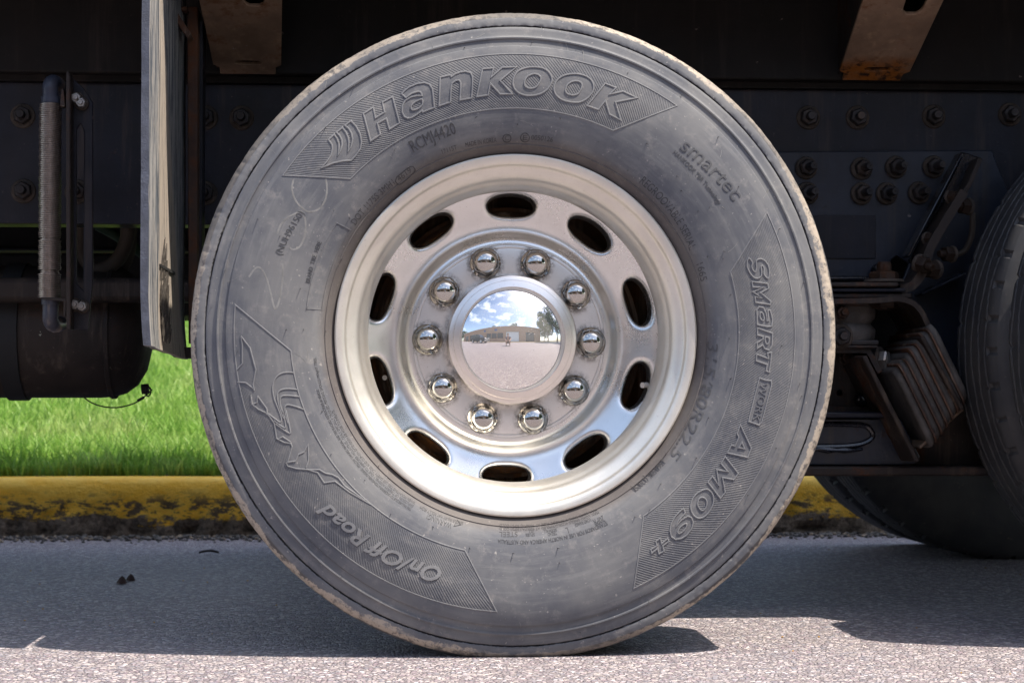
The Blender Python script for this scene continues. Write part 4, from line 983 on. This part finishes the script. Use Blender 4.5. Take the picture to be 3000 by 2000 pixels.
ZB = bolt_mesh('bolt', M['bright_bolt'], .0085, .008)
for px, py in ((226,290),(240,304),(222,893),(243,898)): bolt(px, py, .456, ZB)
# hoses, cross tube and air tank under the frame
for q, r_, mt, y in (([(232,640),(238,720),(262,775),(300,788),(345,760),(372,700),(376,640)], .0155, 'hose', .95), ([(262,860),(300,830),(345,790),(372,735),(378,640)], .0185, 'hose', 1.0), ([(285,660),(340,690),(420,745),(470,790)], .012, 'green_hose', 1.3)):
    b = MB(); b.tube([W(a_, c_, y) for a_, c_ in spline(q, 6)], r_, 12); part(b, 'air_hose', M[mt], None, 50)
plate('cross_tube', M['tank'], [(-2600,812),(640,812),(640,884),(-2600,884)], .815, .88, bevel=.012)
cz = W(200, 1165, 1.0).z+.14; x1 = W(448, 1000, 1.0).x
b = MB(); b.lathe([(.001, x1),(.042, x1-.003),(.085, x1-.014),(.114, x1-.032),(.131, x1-.055),(.138, x1-.08),(.14, x1-.11),(.14, -1.9),(.09, -1.98),(.001, -2.0)], 64, 'X', (0, 1.0, cz)); part(b, 'air_tank', M['tank'], None, 30)
xs = W(58, 1000, 1.0).x; b = MB(); b.lathe([(.141, xs-.02),(.146, xs-.019),(.146, xs+.019),(.141, xs+.02)], 64, 'X', (0, 1.0, cz)); part(b, 'tank_strap', M['void_black'], None, 30)
xs = W(335, 1000, 1.0).x; b = MB(); b.lathe([(.14, xs-.006),(.1425, xs-.004),(.1425, xs+.004),(.14, xs+.006)], 64, 'X', (0, 1.0, cz)); part(b, 'weld_seam', M['tank'], None, 30)
b = MB(); b.tube([W(415,1140,1.0), W(436,1138,1.0)], .011, 10); b.tube([W(434+8*math.cos(k_*.5), 1146+14*math.sin(k_*.5), .99) for k_ in range(13)], .0018, 6); part(b, 'drain_valve', M['void_black'])
b = MB(); b.tube([W(*q, .97) for q in spline([(246,1164),(270,1180),(305,1191),(345,1193),(385,1184),(412,1170),(436,1150),(446,1140)], 5)], .0016, 6); b.tube([W(403,1174,.97), W(422,1163,.97)], .0032, 6); part(b, 'drain_cable', M['void_black'])
# dark occluders added beyond the frame to keep the view under the truck black
b = MB(); b.box((-3.1,2.02,.64), (-.62,2.42,.806)); part(b, 'lower_occluder', M['void_black'], None, 35, .01)
b = MB(); b.box((-3.1,1.74,.862), (-.62,2.30,1.30)); part(b, 'upper_occluder', M['void_black'], None, 35, .01)
b = MB(); b.box((-3.1,2.0,.806), (-1.47,2.3,.862)); part(b, 'occluder_filler', M['void_black'], None, 35)
b = MB(); b.box((.62,1.74,.86), (3.2,2.3,1.3)); part(b, 'right_occluder', M['void_black'], None, 35, .01)
b = MB(); b.box((-.22,.30,1.2005), (-.20,.345,1.36)); part(b, 'sun_blocker_stay', M['black_paint'])  # holds the added sun-blocking panel to the body floor
b = MB(); b.box((.56,.84,.50), (1.30,.88,.79)); part(b, 'dark_backing', M['void_black'], None, 35, .006)  # dark sheet added so the hanger plate openings stay black
# ------------------------------------------------------------------ the car park behind the camera (seen in the hub cap)
BY = -12.0
M['brick'] = None
m = NM('tan brick')
br = m.n('ShaderNodeTexBrick'); br.inputs['Scale'].default_value = 1; br.inputs['Brick Width'].default_value = .22; br.inputs['Row Height'].default_value = .075; br.inputs['Mortar Size'].default_value = .006
br.inputs['Color1'].default_value = (.30,.17,.095,1); br.inputs['Color2'].default_value = (.40,.25,.15,1); br.inputs['Mortar'].default_value = (.35,.30,.25,1)
xyz = m.sep(); m.l(m.comb(m.math('ADD', xyz[0], xyz[1]), xyz[2], 0), br.inputs['Vector']); m.set('Base Color', br.outputs[0]).set('Roughness', .85); M['brick'] = m.m
M['glass'] = plain('dark window glass', (.02,.024,.03), .08); M['white_metal'] = plain('pale grey door', (.62,.63,.64), .45, 0, .05); M['dark_metal'] = plain('dark trim', (.05,.045,.04), .5)
M['cream'] = plain('parapet cap', (.5,.45,.38), .6); M['sign_blue'] = plain('blue sign', (.03,.09,.25), .4)
bl = empty('brick_building', (-8, BY, 0)); tag(bl, 'long low tan brick garage reflected in the hub cap', 'building')
def bpart(b, name, mat, parent=None, bevel=0):
    o = b.build(name, mat, None, 35, bevel=bevel); o.parent = parent or bl; o.location = (8, -BY, 0) if parent is None else (0,0,0); return o
ops = [(-26,-21.5,0,2.9,'o'),(-19.5,-15.5,0,2.9,'o'),(-8.2,-6.4,1.1,2.7,'w'),(-6.2,-4.4,1.1,2.7,'w'),(-4.2,-2.4,1.1,2.7,'w'),(-1.5,2.3,0,3.0,'d'),(4.4,7.6,0,3.0,'o')]
b = MB(); b.prism([(-30,0),(10.5,0),(10.5,4.7),(-30,4.7)], [], (0,BY,0), XU, ZV, (0,-1,0), .001) if False else None
hs = [[(a,z0),(c_,z0),(c_,z1),(a,z1)] for a, c_, z0, z1, k in ops if z0 > 0]
outl = [(-30,-.3)]
for a, c_, z0, z1, k in ops:
    if z0 == 0: outl += [(a,-.3),(a,z1),(c_,z1),(c_,-.3)]
outl += [(10.5,-.3),(10.5,4.7),(-30,4.7)]
b = MB(); b.prism(outl, hs, (0,BY,0), XU, ZV, (0,-1,0), .3); bpart(b, 'wall', M['brick'])
b = MB(); b.box((10.2,BY-12,-.3), (10.5,BY-.3,4.7)); bpart(b, 'wall', M['brick'])
b = MB(); b.box((-30,BY-12,-.3), (-29.7,BY-.3,4.7)); bpart(b, 'wall', M['brick'])
b = MB(); b.box((-30,BY-12,4.3), (10.4,BY-.3,4.4)); bpart(b, 'roof', M['dark_metal'])
b = MB(); b.box((-30.1,BY-.35,4.7), (10.6,BY+.06,4.82)); bpart(b, 'parapet_cap', M['cream'])
for a, c_, z0, z1, k in ops:
    if k == 'd':
        for i in range(5):
            b = MB(); b.box((a,BY-.25,i*.6+.006), (c_,BY-.2,i*.6+.594)); bpart(b, 'door_panel', M['white_metal'], bevel=.01)
    else:
        b = MB(); b.box((a,BY-.25,z0), (c_,BY-.22,z1)); wn = bpart(b, 'window' if k == 'w' else 'glazed_door', M['glass'])
        b = MB()
        for f_ in (0, .5, 1): b.box((a+(c_-a-.08)*f_,BY-.22,z0), (a+(c_-a-.08)*f_+.08,BY-.17,z1))
        b.box((a,BY-.215,z1-.08), (c_,BY-.165,z1)); bpart(b, 'window_frame', M['dark_metal'], wn)
for x_ in (-9.6, -5.2):
    b = MB(); b.box((x_,BY+.003,3.4), (x_+.9,BY+.06,4.1)); bpart(b, 'wall_sign', M['sign_blue'])
M['yellow_line'] = plain('yellow paint', (.6,.36,.05), .6)
b = MB(); b.box((-30,BY+.9,-.1), (12,BY+1.1,.13)); ks = b.build('kerb', M['yellow_line'], bevel=.02); tag(ks, kind='structure')
M['concrete'] = plain('pale concrete', (.42,.38,.33), .8)
b = MB(); b.box((-30,BY,-.1), (12,BY+.9,.12)); tag(b.build('walkway', M['concrete']), kind='structure')
b = MB(); b.box((12.2,BY-20,-.3), (60,-9,.03)); tag(b.build('verge', M['soil']), kind='structure')
# trees: trunk, limbs and leaf faces spread through the crown
m = NM('tree leaves'); g = m.mix(m.ramp(m.noise(3, 3), .3, .7), (.03,.075,.015), (.075,.14,.03)); m.set('Base Color', g).set('Roughness', .55); M['leaf'] = m.m
M['bark'] = plain('bark', (.11,.085,.065), .9, 0, .3, 8)
def tree(x, y, h, rx, n, lab, leaf=.28, z0=0):
    t = empty('tree', (x, y, z0)); tag(t, lab, 'tree', 'trees around the car park')
    b = MB(); b.tube([(0,0,-.3),(.1,0,h*.3),(-.05,.1,h*.6),(0,0,h*.85)], [h*.028,h*.022,h*.014,h*.005], 10); lob = []
    for i in range(13):
        a = i*2.4; zz = h*(.36+.58*(i/12)); rr = rx*(.75*math.sin(math.pi*min(1,(zz/h-.18)/.9))+.1)
        e_ = Vector((math.cos(a)*rr, math.sin(a)*rr, zz)); lob.append((e_, rx*random.uniform(.32,.5)))
        b.tube([(0,0,zz*.7),(e_.x*.5,e_.y*.5,zz*.85),tuple(e_)], [h*.009,h*.006,h*.002], 6)
    o = b.build('trunk', M['bark'], t, 40)
    vs = np.empty((n*4, 3))
    for i in range(n):
        c_, r_ = random.choice(lob); d_ = Vector(rng.normal(size=3)).normalized()*r_*random.uniform(.45, 1.05); p = c_+d_
        u = Vector(rng.normal(size=3)).normalized(); v = u.orthogonal().normalized(); s_ = leaf*random.uniform(.5, 1.1)
        for j, (a, c2) in enumerate(((-1,0),(0,-.5),(1,0),(0,.5))): vs[i*4+j] = p+u*a*s_+v*c2*s_
    me = bpy.data.meshes.new('crown'); me.from_pydata(vs.tolist(), [], [(i*4,i*4+1,i*4+2,i*4+3) for i in range(n)]); me.materials.append(M['leaf'])
    o = bpy.data.objects.new('crown', me); C.objects.link(o); o.parent = t
tree(13.2, -10.0, 10.5, 4.0, 6000, 'tall leafy tree right of the brick garage in the reflection')
tree(17.0, -7.0, 13.5, 4.8, 7000, 'largest tree at the right edge of the reflection')
tree(17, -16, 8, 3.4, 3500, 'tree behind the corner of the brick garage in the reflection')
tree(2.5, -26, 11.5, 3, 3000, 'tree showing above the garage roof right of the middle')
tree(-12, -27, 10.5, 3, 3000, 'tree showing above the garage roof left of the middle')
tree(-34, -14, 7.5, 3, 3000, 'tree at the left edge of the reflection')
# parked dark sport utility vehicle
M['car_paint'] = plain('dark grey car paint', (.03,.034,.042), .18, .3, .05); M['car_rubber'] = plain('car tyre', (.02,.02,.02), .7); M['lamp'] = plain('lamp lens', (.8,.8,.82), .1); M['car_alloy'] = plain('car alloy', (.6,.6,.6), .3, .9); M['red_lens'] = plain('tail lamp', (.3,.01,.01), .2)
suv = empty('parked_car', (-6.9, -6.8, 0)); tag(suv, 'dark sport utility vehicle with white lamps parked before the brick garage', 'car')
def cpart(b, name, mat, bevel=0, parent=None): return b.build(name, mat, parent or suv, 35, bevel=bevel)
def arch(xc, r, n=10): return [(xc-r*math.cos(math.pi*i/n), .34+r*math.sin(math.pi*i/n)) for i in range(n+1)]
low = [(-2.35,.34)]+arch(-1.45,.42)+arch(1.4,.42)+[(2.3,.34),(2.4,.55),(2.38,.92),(2.2,1.05),(1.15,1.12),(-2.3,1.12),(-2.4,.8)]
b = MB(); b.prism(low, [], (0,-.9,0), XU, ZV, NY, 1.8); cpart(b, 'car_body', M['car_paint'], .05)
top = [(1.15,1.12),(.55,1.68),(.2,1.75),(-1.95,1.74),(-2.15,1.66),(-2.32,1.12)]
b = MB(); b.prism(top, [], (0,-.78,0), XU, ZV, NY, 1.56); cpart(b, 'cabin', M['car_paint'], .05)
for s_ in (-1, 1):
    for q in ([(1.0,1.16),(.5,1.62),(.05,1.66),(.05,1.16)],[(-.02,1.16),(-.02,1.66),(-.95,1.66),(-.95,1.16)],[(-1.05,1.16),(-1.05,1.66),(-1.9,1.64),(-2.1,1.16)]):
        b = MB(); b.prism(q, [], (0,s_*.783,0), XU, ZV, (0,s_,0), .008); cpart(b, 'side_window', M['glass'])
b = MB(); b.add([(1.13,-.68,1.15),(1.13,.68,1.15),(.585,.62,1.665),(.585,-.62,1.665),(1.16,-.68,1.14),(1.16,.68,1.14),(.61,.62,1.66),(.61,-.62,1.66)], [(0,1,2,3),(4,7,6,5),(0,4,5,1),(1,5,6,2),(2,6,7,3),(3,7,4,0)]); cpart(b, 'windscreen', M['glass'])
CW = MB().lathe([(.001,-.02),(.2,-.02),(.23,-.11),(.34,-.12),(.36,-.09),(.36,.09),(.34,.12),(.001,.12)], 28).mesh('car_wheel', M['car_rubber'], 40); CR = MB().lathe([(.001,-.07),(.06,-.075),(.19,-.05),(.22,-.115),(.24,-.122)], 20).mesh('alloy_rim', M['car_alloy'], 40)
for x_ in (-1.45, 1.4):
    for s_ in (-1, 1):
        wo = inst('car_wheel', CW, suv, (x_, s_*.8, .36), (0, 0, 0 if s_ < 0 else math.pi)); inst('alloy_rim', CR, wo, (0,-.003,0))
for s_ in (-1, 1):
    b = MB(); b.box((2.28,s_*.62-.2,.78), (2.42,s_*.62+.2,.95)); cpart(b, 'headlight', M['lamp'], .03)
    b = MB(); b.box((-2.43,s_*.72-.12,.8), (-2.3,s_*.72+.12,1.05)); cpart(b, 'tail_light', M['red_lens'], .02)
b = MB(); b.box((2.3,-.42,.6), (2.425,.42,.9)); cpart(b, 'grille', M['car_alloy'], .02)
b = MB(); b.box((2.2,-.9,.36), (2.48,.9,.55)); cpart(b, 'bumper', M['car_alloy'], .04)
# ------------------------------------------------------------------ crouching photographer behind the camera
M['skin'] = plain('skin', (.45,.27,.19), .5, 0, .05); M['shirt'] = plain('dark navy shirt', (.03,.035,.07), .8, 0, .5, 30); M['shorts'] = plain('patterned shorts', (.16,.13,.10), .85, 0, .4, 40); M['hair'] = plain('dark hair', (.04,.03,.025), .6); M['shoe'] = plain('dark shoe', (.05,.05,.055), .6); M['camera_body'] = plain('black camera', (.015,.015,.016), .4)
per = empty('person', (-.30, -3.80, 0)); tag(per, 'person crouching in navy shirt and shorts, holding a camera low', 'person')
def skin(name, mat, V, E, rad, sub=2, parent=per):
    me = bpy.data.meshes.new(name); me.from_pydata(V, E, []); o = bpy.data.objects.new(name, me); C.objects.link(o); o.parent = parent
    sk = o.modifiers.new('skin', 'SKIN'); sk.use_smooth_shade = True; ss = o.modifiers.new('sub', 'SUBSURF'); ss.levels = sub; ss.render_levels = sub
    lay = me.skin_vertices[0].data if me.skin_vertices else None
    if lay is None:
        bm = bmesh.new(); bm.from_mesh(me); bm.verts.layers.skin.verify(); bm.to_mesh(me); bm.free(); lay = me.skin_vertices[0].data
    for i, r_ in enumerate(rad):
        lay[i].radius = r_ if isinstance(r_, tuple) else (r_, r_); lay[i].use_root = (i == 0)
    me.materials.append(mat); return o
V = [(0,-.10,.30),(0,-.06,.50),(0,.0,.72),(0,.05,.86),(0,.07,.93),(0,.09,1.0),(0,.10,1.09),(0,.09,1.16)]; rad = [(.15,.13),(.14,.11),(.16,.11),(.10,.08),(.055,.055),(.075,.085),(.08,.095),(.045,.05)]
E = [(i, i+1) for i in range(7)]
def chain(start, pts, rs):
    p = start
    for q, r_ in zip(pts, rs):
        V.append(q); rad.append(r_); E.append((p, len(V)-1)); p = len(V)-1
    return p
for s_ in (-1, 1):
    chain(0, [(s_*.11,-.05,.30),(s_*.17,.30,.50),(s_*.16,.12,.12),(s_*.16,.10,.06),(s_*.17,.26,.035)], [.095,.065,.045,.04,.032])
    h = chain(2, [(s_*.20,.03,.80),(s_*.28,.18,.60),(s_*.13,.42,.47),(s_*.085,.445,.455)], [.06,.043,.030,.028])
    for k, (dx_, dz_, l_) in enumerate(((0,.022,.05),(0,.007,.055),(0,-.008,.052),(0,-.022,.04))):
        chain(h, [(s_*.075,.462,.455+dz_),(s_*.05,.474,.455+dz_),(s_*.032,.468,.455+dz_)], [.0095,.009,.008])
    chain(h, [(s_*.07,.435,.478),(s_*.05,.44,.492)], [.011,.009])
bo = skin('body', M['skin'], V, E, rad)
skin('shirt', M['shirt'], [(0,-.11,.40),(0,-.06,.53),(0,.0,.72),(0,.045,.85),(-.20,.03,.80),(-.255,.12,.68),(.20,.03,.80),(.255,.12,.68)], [(0,1),(1,2),(2,3),(2,4),(4,5),(2,6),(6,7)], [(.16,.13),(.155,.125),(.175,.125),(.10,.085),.075,.066,.075,.066])
skin('shorts', M['shorts'], [(0,-.11,.29),(0,-.10,.38),(-.12,-.04,.30),(-.168,.22,.455),(.12,-.04,.30),(.168,.22,.455)], [(0,1),(0,2),(2,3),(0,4),(4,5)], [(.165,.145),(.15,.13),.11,.088,.11,.088])
skin('hair', M['hair'], [(0,.075,1.08),(0,.075,1.14),(0,.095,1.185)], [(0,1),(1,2)], [(.088,.09),(.088,.10),(.05,.06)])
for s_ in (-1, 1): skin('shoe', M['shoe'], [(s_*.16,.07,.05),(s_*.165,.17,.045),(s_*.17,.28,.035)], [(0,1),(1,2)], [.055,.05,.036])
b = MB()
for s_ in (-1, 1): b.lathe([(.001,.0),(.011,.002),(.012,.01),(.001,.014)], 12, 'Y', (s_*.032,.178,1.095))
b.build('eyes', M['camera_body'], per)
b = MB(); b.tube([(0,.175,1.10),(0,.20,1.075),(0,.185,1.062)], [.010,.016,.008], 8); b.build('nose', M['skin'], per)
b = MB(); b.tube([(-.025,.178,1.035),(0,.184,1.033),(.025,.178,1.035)], [.004,.006,.004], 6); b.build('mouth', M['hair'], per)
for s_ in (-1, 1):
    b = MB(); b.lathe([(.001,-.008),(.022,-.006),(.026,0),(.02,.008),(.001,.008)], 14, 'X', (s_*.088,.10,1.085)); b.build('ear', M['skin'], per)
pc_ = empty('photo_camera', (CAM.x, CAM.y-.10, CAM.z)); tag(pc_, 'black photo camera held low by the crouching person', 'camera')
b = MB(); b.box((-.068,-.06,-.05), (.068,-.005,.045)); b.box((-.03,-.055,.045), (.03,-.01,.065)); b.build('body', M['camera_body'], pc_, bevel=.008)
b = MB(); b.lathe([(.001,-.005),(.038,-.005),(.038,.05),(.034,.055),(.030,.05),(.001,.045)], 28, 'Y'); b.build('lens', M['camera_body'], pc_, 30)
# ------------------------------------------------------------------ brick house far across the lawn
M['pink_brick'] = plain('pale red brick', (.46,.20,.14), .85, 0, .12, 6); M['roof_tile'] = plain('brown roof', (.09,.07,.06), .8)
hz = lawn_z(0, 46); ho = empty('brick_house', (-10, 46, hz)); tag(ho, 'pale red brick house far beyond the lawn, a strip under the truck frame', 'house')
b = MB(); b.box((-14,0,-1), (10,8,3.0)); b.build('wall', M['pink_brick'], ho)
b = MB(); b.add([(-14.5,-.6,2.9),(10.5,-.6,2.9),(10.5,8.6,2.9),(-14.5,8.6,2.9),(-14.5,4,5.6),(10.5,4,5.6)], [(0,1,5,4),(3,4,5,2),(0,4,3),(1,2,5),(0,3,2,1)]); b.build('roof', M['roof_tile'], ho)
for i, x_ in enumerate((-12.2,-5.8,1.6,7)):
    b = MB(); b.box((x_,-.04,.9), (x_+1.4,-.01,2.2)); b.build('window', M['glass'], ho)
# ------------------------------------------------------------------ render settings
sc.render.engine = 'CYCLES'
